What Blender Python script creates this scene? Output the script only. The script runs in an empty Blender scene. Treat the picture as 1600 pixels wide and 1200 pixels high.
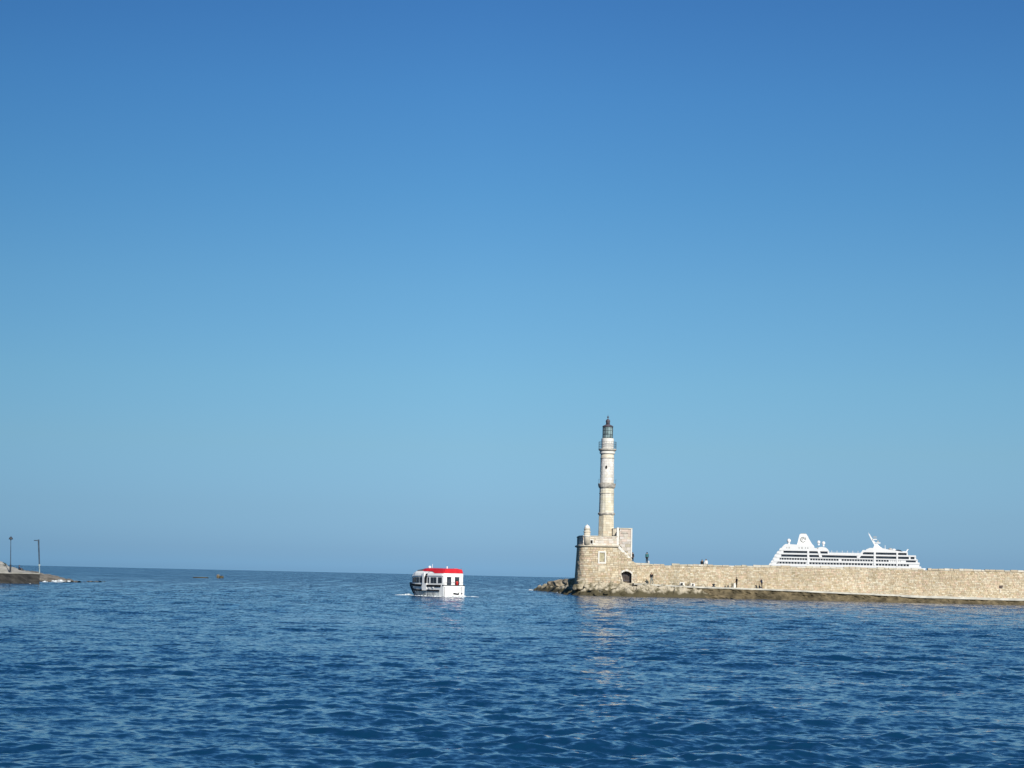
import bpy, bmesh, math, random
import numpy as np
from mathutils import Vector, Matrix, noise
R = math.radians
sc = bpy.context.scene
col = sc.collection

# ---------------------------------------------------------------- camera
EYE = 2.7                      # metres above the sea
FPX = 3000.0                   # focal length in pixels of a 1600 wide frame
PITCH = math.atan(300.2 / FPX)
ROLL = math.atan(0.0224)
cam_d = bpy.data.cameras.new('camera'); cam = bpy.data.objects.new('camera', cam_d); col.objects.link(cam)
cam_d.sensor_width = 36.0; cam_d.lens = 36.0 * FPX / 1600.0
cam_d.clip_start = 0.5; cam_d.clip_end = 60000.0
cam.matrix_world = Matrix.Translation((0, 0, EYE)) @ Matrix.Rotation(R(90) + PITCH, 4, 'X') @ Matrix.Rotation(ROLL, 4, 'Z')
sc.camera = cam
CM = cam.matrix_world.copy()

def at(x, y, Y):
    """world point seen at pixel (x, y) of the 1600x1200 photograph at distance Y"""
    d = CM.to_3x3() @ Vector(((x - 800.0) / FPX, (600.0 - y) / FPX, -1.0))
    k = Y / d.y
    return Vector((d.x * k, Y, EYE + d.z * k))

# ---------------------------------------------------------------- sky, sun, exposure
SUN_EL, SUN_AZ = 32.0, 22.0     # azimuth: degrees to the right of straight behind the camera
sun_dir = Vector((math.sin(R(SUN_AZ)) * math.cos(R(SUN_EL)), -math.cos(R(SUN_AZ)) * math.cos(R(SUN_EL)), math.sin(R(SUN_EL))))
w = bpy.data.worlds.new('World'); sc.world = w; w.use_nodes = True
nt = w.node_tree; nt.nodes.clear()
sky = nt.nodes.new('ShaderNodeTexSky'); sky.sky_type = 'NISHITA'; sky.sun_disc = False
sky.sun_elevation = R(SUN_EL); sky.sun_rotation = R(180.0 - SUN_AZ)
sky.altitude = 0.0; sky.air_density = 1.0; sky.dust_density = 0.6; sky.ozone_density = 2.5
geo = nt.nodes.new('ShaderNodeTexCoord'); sep = nt.nodes.new('ShaderNodeSeparateXYZ')
nt.links.new(geo.outputs['Generated'], sep.inputs[0])
ramp = nt.nodes.new('ShaderNodeValToRGB'); ramp.color_ramp.interpolation = 'LINEAR'
nt.links.new(sep.outputs['Z'], ramp.inputs[0])
SKY_TINT = [(0.0034, (0.371, 0.733, 1.454)), (0.01, (0.358, 0.662, 1.285)), (0.0332, (0.374, 0.627, 1.067)), (0.0664, (0.429, 0.668, 0.925)), (0.0996, (0.438, 0.709, 0.905)), (0.1491, (0.412, 0.721, 0.914)), (0.1981, (0.351, 0.7, 0.932)), (0.2461, (0.312, 0.668, 0.95)), (0.2928, (0.272, 0.605, 0.924)), (0.6, (0.249, 0.551, 0.881))]
mul = nt.nodes.new('ShaderNodeMix'); mul.data_type = 'RGBA'; mul.blend_type = 'MULTIPLY'; mul.inputs[0].default_value = 1.0
nt.links.new(sky.outputs[0], mul.inputs[6]); nt.links.new(ramp.outputs[0], mul.inputs[7])
# multiplies the sky colour a little duller towards the left, at every height
az = nt.nodes.new('ShaderNodeValToRGB'); hx = nt.nodes.new('ShaderNodeMath'); hx.operation = 'MULTIPLY_ADD'
hx.inputs[1].default_value = 0.5; hx.inputs[2].default_value = 0.5; nt.links.new(sep.outputs['X'], hx.inputs[0]); nt.links.new(hx.outputs[0], az.inputs[0])
az.color_ramp.elements[0].position = 0.36; az.color_ramp.elements[0].color = (.75, .79, .81, 1)
az.color_ramp.elements[1].position = 0.49; az.color_ramp.elements[1].color = (1, 1, 1, 1)
mul2 = nt.nodes.new('ShaderNodeMix'); mul2.data_type = 'RGBA'; mul2.blend_type = 'MULTIPLY'; mul2.inputs[0].default_value = 1.0
nt.links.new(mul.outputs[2], mul2.inputs[6]); nt.links.new(az.outputs[0], mul2.inputs[7])
bg = nt.nodes.new('ShaderNodeBackground'); bg.inputs[1].default_value = 0.0785
nt.links.new(mul2.outputs[2], bg.inputs[0])
wo = nt.nodes.new('ShaderNodeOutputWorld'); nt.links.new(bg.outputs[0], wo.inputs[0])
def set_ramp(stops):
    cr = ramp.color_ramp
    while len(cr.elements) > 1: cr.elements.remove(cr.elements[-1])
    cr.elements[0].position = stops[0][0]; cr.elements[0].color = (*stops[0][1], 1)
    for p, c in stops[1:]:
        e = cr.elements.new(p); e.color = (*c, 1)
set_ramp(SKY_TINT)
sd = bpy.data.lights.new('sun', 'SUN'); sun = bpy.data.objects.new('sun', sd); col.objects.link(sun)
sd.energy = 4.6; sd.angle = R(0.53); sd.color = (1.0, 0.94, 0.83)
sun.rotation_euler = (-sun_dir).to_track_quat('-Z', 'Y').to_euler(); sun.location = sun_dir * 500
sc.view_settings.view_transform = 'Standard'; sc.view_settings.look = 'None'
sc.view_settings.exposure = 0.35; sc.view_settings.gamma = 1.0; sc.view_settings.use_curve_mapping = False

# ---------------------------------------------------------------- helpers
random.seed(7)
ORG = {}                                        # world origin of every parent object

class MB:
    """collects faces in world coordinates and links them as one mesh object"""
    def __init__(s): s.v = []; s.f = []; s.c = []
    def add(s, vs, fs, c=None):
        n = len(s.v); s.v.extend([tuple(p) for p in vs])
        for f in fs: s.f.append(tuple(i + n for i in f)); s.c.append(c)
        return s
    def box(s, a, b, c=None):
        (x0, y0, z0), (x1, y1, z1) = a, b
        return s.add([(x0,y0,z0),(x1,y0,z0),(x1,y1,z0),(x0,y1,z0),(x0,y0,z1),(x1,y0,z1),(x1,y1,z1),(x0,y1,z1)],
                     [(3,2,1,0),(4,5,6,7),(0,1,5,4),(1,2,6,5),(2,3,7,6),(3,0,4,7)], c)
    def loft(s, rings, cap=True, closed=True, c=None):
        n = len(rings[0]); vs = [p for r in rings for p in r]; fs = []
        for k in range(len(rings) - 1):
            for i in range(n if closed else n - 1):
                j = (i + 1) % n
                fs.append((k*n+i, k*n+j, (k+1)*n+j, (k+1)*n+i))
        if cap:
            fs.append(tuple(range(n))[::-1]); fs.append(tuple((len(rings)-1)*n + i for i in range(n)))
        return s.add(vs, fs, c)
    def lathe(s, cx, cy, prof, n=24, cap=True, c=None, rot=0.0):
        return s.loft([[(cx + r*math.cos(2*math.pi*(i+rot)/n), cy + r*math.sin(2*math.pi*(i+rot)/n), z) for i in range(n)] for r, z in prof], cap, True, c)
    def tube(s, pts, r0, r1=None, n=8, c=None):
        r1 = r0 if r1 is None else r1; pts = [Vector(p) for p in pts]; rings = []
        for k, p in enumerate(pts):
            d = (pts[min(k+1, len(pts)-1)] - pts[max(k-1, 0)]).normalized()
            u = d.cross(Vector((0.013, 1, 0.02)) if abs(d.y) < .9 else Vector((1, 0, 0))).normalized(); v = d.cross(u)
            r = r0 + (r1 - r0) * k / max(1, len(pts) - 1)
            rings.append([p + u*r*math.cos(2*math.pi*i/n) + v*r*math.sin(2*math.pi*i/n) for i in range(n)])
        return s.loft(rings, True, True, c)
    def prism_xz(s, poly, y0, y1, c=None):
        """polygon in the x-z plane, thickened from y0 to y1"""
        return s.loft([[(x, y0, z) for x, z in poly], [(x, y1, z) for x, z in poly]], True, True, c)
    def ball(s, cx, cy, cz, r, n=16, sx=1, sz=1, c=None):
        prof = [(max(1e-3, r*sx*math.sin(math.pi*k/10)), cz - r*sz*math.cos(math.pi*k/10)) for k in range(11)]
        return s.lathe(cx, cy, prof, n, True, c)
    def build(s, name, mat, parent=None, smooth=False, xf=None):
        o0 = Vector((0, 0, 0)) if parent is None else ORG[parent]
        vs = [Vector(p) for p in s.v]
        if xf is not None: vs = [xf @ p for p in vs]
        me = bpy.data.meshes.new(name); me.from_pydata([tuple(p - o0) for p in vs], [], s.f)
        if any(c is not None for c in s.c):
            at_ = me.color_attributes.new('Col', 'FLOAT_COLOR', 'CORNER')
            arr = []
            for f, c in zip(s.f, s.c): arr.extend([*(c or (1, 1, 1)), 1.0] * len(f))
            at_.data.foreach_set('color', arr)
        bm = bmesh.new(); bm.from_mesh(me); bmesh.ops.recalc_face_normals(bm, faces=bm.faces); bm.to_mesh(me); bm.free()
        if smooth: me.polygons.foreach_set('use_smooth', [True] * len(me.polygons))
        me.materials.append(mat); o = bpy.data.objects.new(name, me); col.objects.link(o)
        if parent is not None: o.parent = parent
        ORG[o] = o0
        return o

def tag(o, label=None, cat=None, group=None, kind=None):
    for k, v in (('label', label), ('category', cat), ('group', group), ('kind', kind)):
        if v: o[k] = v
    return o
def thing(name, label, cat, loc, group=None):
    o = bpy.data.objects.new(name, None); col.objects.link(o); o.location = loc; ORG[o] = Vector(loc)
    o.empty_display_size = 0.3
    return tag(o, label, cat, group)

def nz(x, y, z=0.0, s=1.0): return noise.noise(Vector((x*s, y*s, z*s)))
def fbm(x, y, z=0.0, s=1.0, o=4):
    a, t = 1.0, 0.0
    for _ in range(o): t += a * noise.noise(Vector((x*s, y*s, z*s))); s *= 2.1; a *= .5
    return t

# ---------------------------------------------------------------- materials
def mat(name, color, rough=0.7, var=0.15, scale=2.0, bump=0.0, bscale=8.0, col2=None, attr=False, metal=0.0, spec=0.3, ior=1.45, emit=None, mix_at=(0.35, 0.65)):
    m = bpy.data.materials.new(name); m.use_nodes = True; t = m.node_tree; L = t.links
    b = t.nodes['Principled BSDF']; b.inputs['Roughness'].default_value = rough; b.inputs['Metallic'].default_value = metal
    b.inputs['Specular IOR Level'].default_value = spec; b.inputs['IOR'].default_value = ior
    tc = t.nodes.new('ShaderNodeTexCoord')
    n = t.nodes.new('ShaderNodeTexNoise'); n.inputs['Scale'].default_value = scale; n.inputs['Detail'].default_value = 6
    L.new(tc.outputs['Object'], n.inputs['Vector'])
    r = t.nodes.new('ShaderNodeValToRGB'); e = r.color_ramp.elements
    c2 = col2 or tuple(x * (1 - 2*var) for x in color); c1 = color if col2 else tuple(min(1, x * (1 + var)) for x in color)
    e[0].position, e[1].position = mix_at; e[0].color = (*c2, 1); e[1].color = (*c1, 1)
    L.new(n.outputs[0], r.inputs[0]); out = r.outputs[0]
    if attr:
        a = t.nodes.new('ShaderNodeVertexColor'); a.layer_name = 'Col'
        mx = t.nodes.new('ShaderNodeMix'); mx.data_type = 'RGBA'; mx.blend_type = 'MULTIPLY'; mx.inputs[0].default_value = 1
        L.new(out, mx.inputs[6]); L.new(a.outputs[0], mx.inputs[7]); out = mx.outputs[2]
    if attr:                                   # rain streaks and lichen running down the stone
        mp = t.nodes.new('ShaderNodeMapping'); mp.inputs['Scale'].default_value = (1, 1, .16); L.new(tc.outputs['Object'], mp.inputs[0])
        n3 = t.nodes.new('ShaderNodeTexNoise'); n3.inputs['Scale'].default_value = 1.1; n3.inputs['Detail'].default_value = 5; L.new(mp.outputs[0], n3.inputs['Vector'])
        r3 = t.nodes.new('ShaderNodeValToRGB'); r3.color_ramp.elements[0].position = .33; r3.color_ramp.elements[1].position = .52
        r3.color_ramp.elements[0].color = (.84, .85, .85, 1); r3.color_ramp.elements[1].color = (1, 1, 1, 1); L.new(n3.outputs[0], r3.inputs[0])
        m3 = t.nodes.new('ShaderNodeMix'); m3.data_type = 'RGBA'; m3.blend_type = 'MULTIPLY'; m3.inputs[0].default_value = 1
        L.new(out, m3.inputs[6]); L.new(r3.outputs[0], m3.inputs[7]); out = m3.outputs[2]
    L.new(out, b.inputs['Base Color'])
    if bump:
        n2 = t.nodes.new('ShaderNodeTexNoise'); n2.inputs['Scale'].default_value = bscale; n2.inputs['Detail'].default_value = 5
        L.new(tc.outputs['Object'], n2.inputs['Vector'])
        bp = t.nodes.new('ShaderNodeBump'); bp.inputs['Strength'].default_value = bump; bp.inputs['Distance'].default_value = 0.05
        L.new(n2.outputs[0], bp.inputs['Height']); L.new(bp.outputs[0], b.inputs['Normal'])
    return m

M = dict(
    stone=mat('stone_blocks', (1, 1, 1), 0.9, 0.08, 0.9, 0.5, 5, attr=True),
    mortar=mat('mortar', (0.43, 0.37, 0.28), 0.95, 0.2, 1.5, 0.5, 6),
    trim=mat('dressed_limestone', (0.52, 0.47, 0.38), 0.85, 0.13, 1.2, 0.4, 6),
    shaft_top=mat('pale_limestone', (0.60, 0.55, 0.45), 0.85, 0.12, 0.9, 0.3, 5),
    white=mat('limewash', (0.66, 0.64, 0.59), 0.8, 0.05, 1.5),
    gallery=mat('grey_gallery_stone', (0.42, 0.39, 0.34), 0.85, 0.2, 2.0),
    iron=mat('dark_iron', (0.035, 0.04, 0.05), 0.5, 0.2, 3.0),
    lead=mat('purple_grey_lead', (0.085, 0.075, 0.09), 0.55, 0.2, 3.0),
    lglass=mat('lantern_glass', (0.20, 0.27, 0.27), 0.08, 0.25, 1.4, spec=0.8),
    dark=mat('dark_opening', (0.018, 0.016, 0.014), 0.9, 0.2, 1.0),
    gate=mat('weathered_brown_gate', (0.085, 0.065, 0.055), 0.8, 0.25, 2.5),
    concrete=mat('pale_concrete', (0.50, 0.48, 0.42), 0.9, 0.14, 0.8, 0.3, 4),
    footing=mat('seaweed_brown_rock', (0.165, 0.13, 0.075), 0.85, 0.3, 0.7, 0.8, 3, col2=(0.055, 0.045, 0.025)),
    ship=mat('ship_white', (0.66, 0.66, 0.66), 0.45, 0.02, 0.05),
    shipglass=mat('ship_glass', (0.022, 0.028, 0.04), 0.15, 0.3, 0.3, spec=0.6),
    shipgrey=mat('ship_grey', (0.35, 0.35, 0.34), 0.6, 0.1, 0.3),
    boat=mat('gelcoat_white', (0.84, 0.84, 0.82), 0.3, 0.03, 1.0, spec=0.5),
    boatlow=mat('hull_scuffed_grey', (0.58, 0.60, 0.58), 0.4, 0.2, 1.3, spec=0.5),
    boatred=mat('red_roof_paint', (0.60, 0.022, 0.03), 0.35, 0.08, 1.0, spec=0.5),
    boatdark=mat('black_rubber', (0.015, 0.015, 0.018), 0.6, 0.2, 2.0),
    boatnavy=mat('navy_bow', (0.012, 0.025, 0.05), 0.4, 0.2, 2.0),
    boatglass=mat('tinted_glass', (0.04, 0.045, 0.055), 0.1, 0.3, 2.0, spec=0.7),
    boatgrey=mat('grey_fitting', (0.13, 0.125, 0.14), 0.5, 0.2, 2.0),
    foam=mat('sea_foam', (0.62, 0.66, 0.68), 0.9, 0.06, 3.0, 0.4, 5),
    quayside=mat('dark_wet_quay', (0.04, 0.038, 0.034), 0.7, 0.3, 0.6, 0.8, 3, col2=(0.016, 0.016, 0.016)),
    slope=mat('grey_slope_rubble', (0.34, 0.33, 0.30), 0.95, 0.2, 0.7, 0.9, 2.5, col2=(0.22, 0.215, 0.19)),
    leaf=mat('shrub_leaves', (0.06, 0.085, 0.03), 0.8, 0.3, 4.0),
    post=mat('post_blue_grey_paint', (0.045, 0.07, 0.10), 0.5, 0.2, 2.0),
    postpale=mat('post_faded_collar', (0.30, 0.36, 0.36), 0.6, 0.2, 2.0),
)

# rock: pale above, olive seaweed in the tide band (a real growth line around the whole shore)
def rock_mat(name, top, top2, low, line):
    m = bpy.data.materials.new(name); m.use_nodes = True; t = m.node_tree; L = t.links; b = t.nodes['Principled BSDF']
    b.inputs['Roughness'].default_value = 0.9; b.inputs['Specular IOR Level'].default_value = 0.25
    g = t.nodes.new('ShaderNodeNewGeometry'); sp = t.nodes.new('ShaderNodeSeparateXYZ'); L.new(g.outputs['Position'], sp.inputs[0])
    n = t.nodes.new('ShaderNodeTexNoise'); n.inputs['Scale'].default_value = 0.8; n.inputs['Detail'].default_value = 7; L.new(g.outputs['Position'], n.inputs['Vector'])
    r = t.nodes.new('ShaderNodeValToRGB'); r.color_ramp.elements[0].position = .40; r.color_ramp.elements[1].position = .56
    r.color_ramp.elements[0].color = (*top2, 1); r.color_ramp.elements[1].color = (*top, 1); L.new(n.outputs[0], r.inputs[0])
    ma = t.nodes.new('ShaderNodeMath'); ma.operation = 'MULTIPLY_ADD'; ma.inputs[1].default_value = 1.6; L.new(n.outputs[0], ma.inputs[0]); L.new(sp.outputs[2], ma.inputs[2])
    mr = t.nodes.new('ShaderNodeMapRange'); mr.inputs[1].default_value = line + .55; mr.inputs[2].default_value = line + 1.05; L.new(ma.outputs[0], mr.inputs[0])
    mx = t.nodes.new('ShaderNodeMix'); mx.data_type = 'RGBA'; mx.inputs[6].default_value = (*low, 1)
    L.new(mr.outputs[0], mx.inputs[0]); L.new(r.outputs[0], mx.inputs[7]); L.new(mx.outputs[2], b.inputs['Base Color'])
    bp = t.nodes.new('ShaderNodeBump'); bp.inputs['Strength'].default_value = .8; bp.inputs['Distance'].default_value = .15
    n2 = t.nodes.new('ShaderNodeTexNoise'); n2.inputs['Scale'].default_value = 3; n2.inputs['Detail'].default_value = 6; L.new(g.outputs['Position'], n2.inputs['Vector'])
    L.new(n2.outputs[0], bp.inputs['Height']); L.new(bp.outputs[0], b.inputs['Normal'])
    return m
M['rock'] = rock_mat('shore_rock', (0.42, 0.37, 0.28), (0.15, 0.13, 0.08), (0.075, 0.064, 0.036), .9)
M['rockdark'] = rock_mat('dark_shore_rock', (0.31, 0.26, 0.19), (0.12, 0.10, 0.07), (0.10, 0.08, 0.045), 0.3)

# ---------------------------------------------------------------- the sea
def wave_set():
    rng = np.random.default_rng(11); out = []
    for i in range(120):
        lam = 0.17 * (8.0 / 0.17) ** ((i + rng.random()) / 120)
        th = rng.normal(R(-84), R(45))                    # travelling mostly towards the camera, a little across
        k = 2 * math.pi / lam
        slope = SEA_SLOPE * (1.0 if lam < 0.45 else (0.45 / lam) ** 0.62)
        a = slope / k * abs(rng.normal(1, .35))
        out.append((k*math.cos(th), k*math.sin(th), a, rng.random() * 2 * math.pi, lam))
    return out
SEA_SLOPE = 0.039
WAVES = wave_set()
def sea_mesh():
    rr = [0.5, 4, 10, 16]
    r = 19.0
    while r < 1500: rr.append(r); r *= (1.0026 if r < 300 else 1.0035)
    while r < 40000: rr.append(r); r *= 1.05
    rr = np.array(rr)
    fine = np.linspace(-18.5, 18.5, 560)
    g = list(np.linspace(18.5, 341.5, 70))[1:-1]
    ang = np.radians(np.array(list(fine) + g))             # 0 = straight ahead, clockwise
    A, RR = np.meshgrid(ang, rr)
    X = (RR * np.sin(A)).astype(np.float32); Y = (RR * np.cos(A)).astype(np.float32); Z = np.zeros_like(X); DX = np.zeros_like(X); DY = np.zeros_like(X)
    step = np.maximum(np.gradient(rr)[:, None], RR * np.where(np.abs(A) <= R(18.6), R(.066), R(4.6)))
    gust = np.ones_like(X)
    for i in range(14):                                    # broad patches of rougher and smoother water
        rng = np.random.default_rng(100 + i); lam = 9 + 60 * rng.random(); th = rng.random() * 6.28
        gust += .085 * np.sin(2*math.pi/lam*(X*math.cos(th) + Y*math.sin(th)*.45) + rng.random()*6.28).astype(np.float32)
    for kx, ky, a, ph, lam in WAVES:
        ok = step < lam / 2.6
        cut = int(np.max(np.where(ok.any(axis=1))[0])) + 1 if ok.any() else 0
        if cut < 3: continue
        s = slice(0, cut)
        f = np.clip((lam / step[s] - 2.6) / 2.6, 0, 1)
        p = kx*X[s] + ky*Y[s] + ph
        c = a * f * gust[s]; k = math.hypot(kx, ky)
        Z[s] += c * np.cos(p); q = 0.6 * c / k
        sn = np.sin(p); DX[s] -= q*kx*sn; DY[s] -= q*ky*sn
    X = X + DX; Y = Y + DY
    nr, na = X.shape
    co = np.stack([X, Y, Z], -1).reshape(-1, 3).astype(np.float32)
    i = np.arange(nr - 1)[:, None] * na; j = np.arange(na)[None, :]; j2 = (j + 1) % na
    q = np.stack([i + j, i + na + j, i + na + j2, i + j2], -1).reshape(-1, 4)
    q = q[:, ::-1]
    me = bpy.data.meshes.new('sea'); n = len(q)
    me.vertices.add(len(co)); me.vertices.foreach_set('co', co.ravel())
    me.loops.add(n * 4); me.loops.foreach_set('vertex_index', q.astype(np.int32).ravel())
    me.polygons.add(n); me.polygons.foreach_set('loop_start', np.arange(0, n*4, 4, dtype=np.int32))
    me.polygons.foreach_set('use_smooth', np.ones(n, dtype=bool))
    me.update(calc_edges=True); me.validate()
    return me
def wave_z(x, y, lmin=0.8):
    return sum(a * math.cos(kx*x + ky*y + ph) for kx, ky, a, ph, lam in WAVES if lam > lmin)

PAW = (.2, 1.9)
RIPPLES = [((.8, 1, 1), 7.0, 2, (.7, 1.4)), ((.6, 1, 1), 1.3, 3, (.15, .95))]
LEAN = (0.0, 0.14)
sm = bpy.data.materials.new('sea_water'); sm.use_nodes = True; t = sm.node_tree; L = t.links; b = t.nodes['Principled BSDF']
b.inputs['Base Color'].default_value = (0.003, 0.031, 0.077, 1); b.inputs['IOR'].default_value = 1.333
b.inputs['Roughness'].default_value = 0.07; b.inputs['Specular IOR Level'].default_value = 0.5
g = t.nodes.new('ShaderNodeNewGeometry')
rad = t.nodes.new('ShaderNodeVectorMath'); rad.operation = 'LENGTH'; L.new(g.outputs['Position'], rad.inputs[0])
def vm(op, a, b_=None, k=None):
    n = t.nodes.new('ShaderNodeVectorMath'); n.operation = op
    if isinstance(a, tuple): n.inputs[0].default_value = a
    else: L.new(a, n.inputs[0])
    if b_ is not None:
        if isinstance(b_, tuple): n.inputs[1].default_value = b_
        else: L.new(b_, n.inputs[1])
    if k is not None: L.new(k, n.inputs['Scale'])
    return n.outputs[0]
def noise_vec(scale, sc_, det, rough=.55):
    mp = t.nodes.new('ShaderNodeMapping'); mp.inputs['Rotation'].default_value = (0, 0, R(9)); mp.inputs['Scale'].default_value = scale
    L.new(g.outputs['Position'], mp.inputs[0])
    n = t.nodes.new('ShaderNodeTexNoise'); n.inputs['Scale'].default_value = sc_; n.inputs['Detail'].default_value = det; n.inputs['Roughness'].default_value = rough
    L.new(mp.outputs[0], n.inputs['Vector']); return n
def ramp_r(r0, r1, v0, v1):
    mr = t.nodes.new('ShaderNodeMapRange'); mr.inputs[1].default_value = r0; mr.inputs[2].default_value = r1; mr.inputs[3].default_value = v0; mr.inputs[4].default_value = v1
    L.new(rad.outputs['Value'], mr.inputs[0]); return mr.outputs[0]
# ripples finer than the sea mesh (which coarsens offshore) tilt the surface normal directly; cat's-paws vary them
def paws(scale, lo, hi, r0, r1):
    gn = noise_vec(scale, 1.0, 4, .65)
    gm = t.nodes.new('ShaderNodeMapRange'); gm.inputs[1].default_value = .38; gm.inputs[2].default_value = .62; gm.inputs[3].default_value = lo; gm.inputs[4].default_value = hi
    L.new(gn.outputs[0], gm.inputs[0])
    mx = t.nodes.new('ShaderNodeMix'); mx.data_type = 'FLOAT'; mx.inputs[2].default_value = 1.0; L.new(ramp_r(r0, r1, 0, 1), mx.inputs[0]); L.new(gm.outputs[0], mx.inputs[3])
    return mx.outputs[0]
mm = t.nodes.new('ShaderNodeMath'); mm.operation = 'MULTIPLY'
L.new(paws((1.5, .15, 1), *PAW, 45, 140), mm.inputs[0]); L.new(paws((.26, .014, 1), .25, 2.1, 130, 330), mm.inputs[1])
gm = mm
tot = None
for scale, sc_, det, amp in RIPPLES:
    n = noise_vec(scale, sc_, det)
    v = vm('SUBTRACT', n.outputs['Color'], (.5, .5, .5)); v = vm('MULTIPLY', v, (.32, 1.0, 0.0)); v = vm('SCALE', v, None, ramp_r(35, 420, *amp))
    tot = v if tot is None else vm('ADD', tot, v)
bias = vm('SCALE', (0.0, -1.0, 0.0), None, ramp_r(35, 600, *LEAN))    # steeper on the side that faces the harbour, as wind waves are
tot = vm('ADD', tot, bias)
tot = vm('SCALE', tot, None, gm.outputs[0])
nn = vm('NORMALIZE', vm('ADD', g.outputs['Normal'], tot)); L.new(nn, b.inputs['Normal'])
sea = bpy.data.objects.new('sea', sea_mesh()); col.objects.link(sea); sea.data.materials.append(sm); sea['kind'] = 'structure'

# ---------------------------------------------------------------- masonry
TAN = [(0.565,0.459,0.286),(0.520,0.426,0.265),(0.610,0.515,0.337),(0.475,0.381,0.235),(0.565,0.470,0.316),(0.633,0.549,0.377),(0.531,0.414,0.255),(0.588,0.448,0.296)]
LIGHT = [(0.746,0.694,0.541),(0.701,0.638,0.479),(0.791,0.739,0.592)]
def tint(pal, rng, u=0, z=0, lightp=0.06, dark=0.05):
    c = rng.choice(pal); c = (c[0]*.94, c[1]*.955, c[2]*1.06)
    if rng.random() < lightp: q = rng.choice(LIGHT); c = tuple(.45*a_ + .5*b_ for a_, b_ in zip(q, c))
    elif rng.random() < dark: c = tuple(v * .8 for v in rng.choice(pal))
    k = rng.uniform(.94, 1.05) * (1 + .08 * nz(u, z, 3.1, .16))
    return tuple(min(.85, v * k) for v in c)
def masonry(surf, u0, u1, z0, z1, hrow, wst, pal, seed=1, proud=(0.03, 0.09), skip=None, gap=0.02, lightp=.06, z0f=None, z1f=None, dark=.05):
    """coursed rubble: every stone its own irregular block standing proud of the mortar bed"""
    rng = random.Random(seed); mb = MB(); z = z0
    while z < z1 - .05:
        h = min(rng.uniform(.8, 1.25) * hrow, z1 - z); 
        if z1 - z - h < hrow * .4: h = z1 - z
        u = u0 - rng.uniform(0, wst)
        while u < u1:
            w_ = rng.uniform(.6, 1.6) * wst; a, b_ = max(u, u0), min(u + w_, u1); u += w_
            if b_ - a < .08: continue
            zz0, zz1 = z, z + h
            um = (a + b_) / 2
            if z0f and zz0 < z0f(um): zz0 = z0f(um)
            if z1f and zz1 > z1f(um): zz1 = z1f(um)
            if zz1 - zz0 < .06 or (skip and skip(um, (zz0 + zz1) / 2)): continue
            p = rng.uniform(*proud); j = lambda s_=.025: rng.uniform(-s_, s_)
            quad = [(a+gap+j(.012), zz0+gap), (b_-gap+j(.012), zz0+gap), (b_-gap+j(.012), zz1-gap), (a+gap+j(.012), zz1-gap)]
            back, front = [], []
            for (uu, zq) in quad:
                pt, nm = surf(uu, zq); back.append(pt - nm * .03); front.append(pt + nm * (p + j(.015)))
            mb.add(back + front, [(4,5,6,7),(0,1,5,4),(1,2,6,5),(2,3,7,6),(3,0,4,7)], tint(pal, rng, um, zz0, lightp(um, zz0) if callable(lightp) else lightp, dark))
        z += h
    return mb
def flat(x0, y0, x1, y1, batter=0.0, zb=0.0):
    d = Vector((x1 - x0, y1 - y0, 0)); ln = d.length; d.normalize(); n = Vector((d.y, -d.x, 0))
    return (lambda u, z: (Vector((x0, y0, z)) + d * u - n * (z - zb) * batter, n)), ln

# ---------------------------------------------------------------- breakwater wall
WY = 301.0
XL, XR = at(990, 890, WY).x, at(1600, 900, WY).x
XE = XR + 34.0
zt0, zt1 = at(1000, 880, WY).z, at(1600, 891, WY).z
def wtop(x): return zt0 + (zt1 - zt0) * (x - at(1000, 880, WY).x) / (XR - at(1000, 880, WY).x)
strip = [(980, 910.5), (1060, 915), (1200, 920), (1320, 925.5), (1430, 930.5), (1600, 935.5), (1930, 943)]
SP = [(at(px, py, WY).x, at(px, py, WY).z) for px, py in strip]
def interp(tab, x):
    if x <= tab[0][0]: return tab[0][1]
    for (a, za), (b_, zb_) in zip(tab, tab[1:]):
        if x <= b_: return za + (zb_ - za) * (x - a) / (b_ - a)
    return tab[-1][1]
def ledge(x): return interp(SP, x)
wall = thing('breakwater_wall', 'long tan stone breakwater wall running right from the lighthouse bastion', 'wall', (XL, WY, 0))
surf, ln = flat(XL, WY, XE, WY, 0.03, 1.0)
hole = at(1564, 917, WY)
holes = [(hole.x - .32, hole.x + .32, hole.z - .22, hole.z + .25)]
def inhole(u, z):
    x = XL + u
    return any(a < x < b_ and c < z < d for a, b_, c, d in holes)
mb = masonry(surf, 0, ln, .6, 6.2, .22, .33, TAN, 3, (0.03, .11), inhole, .014,
    lambda u, z: .05 + .30*max(0, 1 - abs(XL+u-58)/9)*(z < 3.2) + .22*max(0, 1 - abs(XL+u-29)/6)*(3.0 < z < 4.6) + .15*(XL+u > 66)*(z < 2.6), z0f=lambda u: ledge(XL+u) - .05, z1f=lambda u: wtop(XL+u) - .26)
mb.build('masonry', M['stone'], wall)['kind'] = 'stuff'
mb = MB(); N = 40
for k in range(N):
    a, b_ = XL + (XE-XL)*k/N, XL + (XE-XL)*(k+1)/N
    za, zb_ = wtop(a) - .27, wtop(b_) - .27
    f, bk = WY + .06, WY + 4.6
    mb.add([(a,f-.1,.2),(b_,f-.1,.2),(b_,bk,.2),(a,bk,.2),(a,f+.05,za),(b_,f+.05,zb_),(b_,bk,zb_),(a,bk,za)],
           [(3,2,1,0),(4,5,6,7),(0,1,5,4),(1,2,6,5),(2,3,7,6),(3,0,4,7)])
mb.build('core', M['mortar'], wall)
rng = random.Random(5); x = XL; mb = MB(); cop = []
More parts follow.
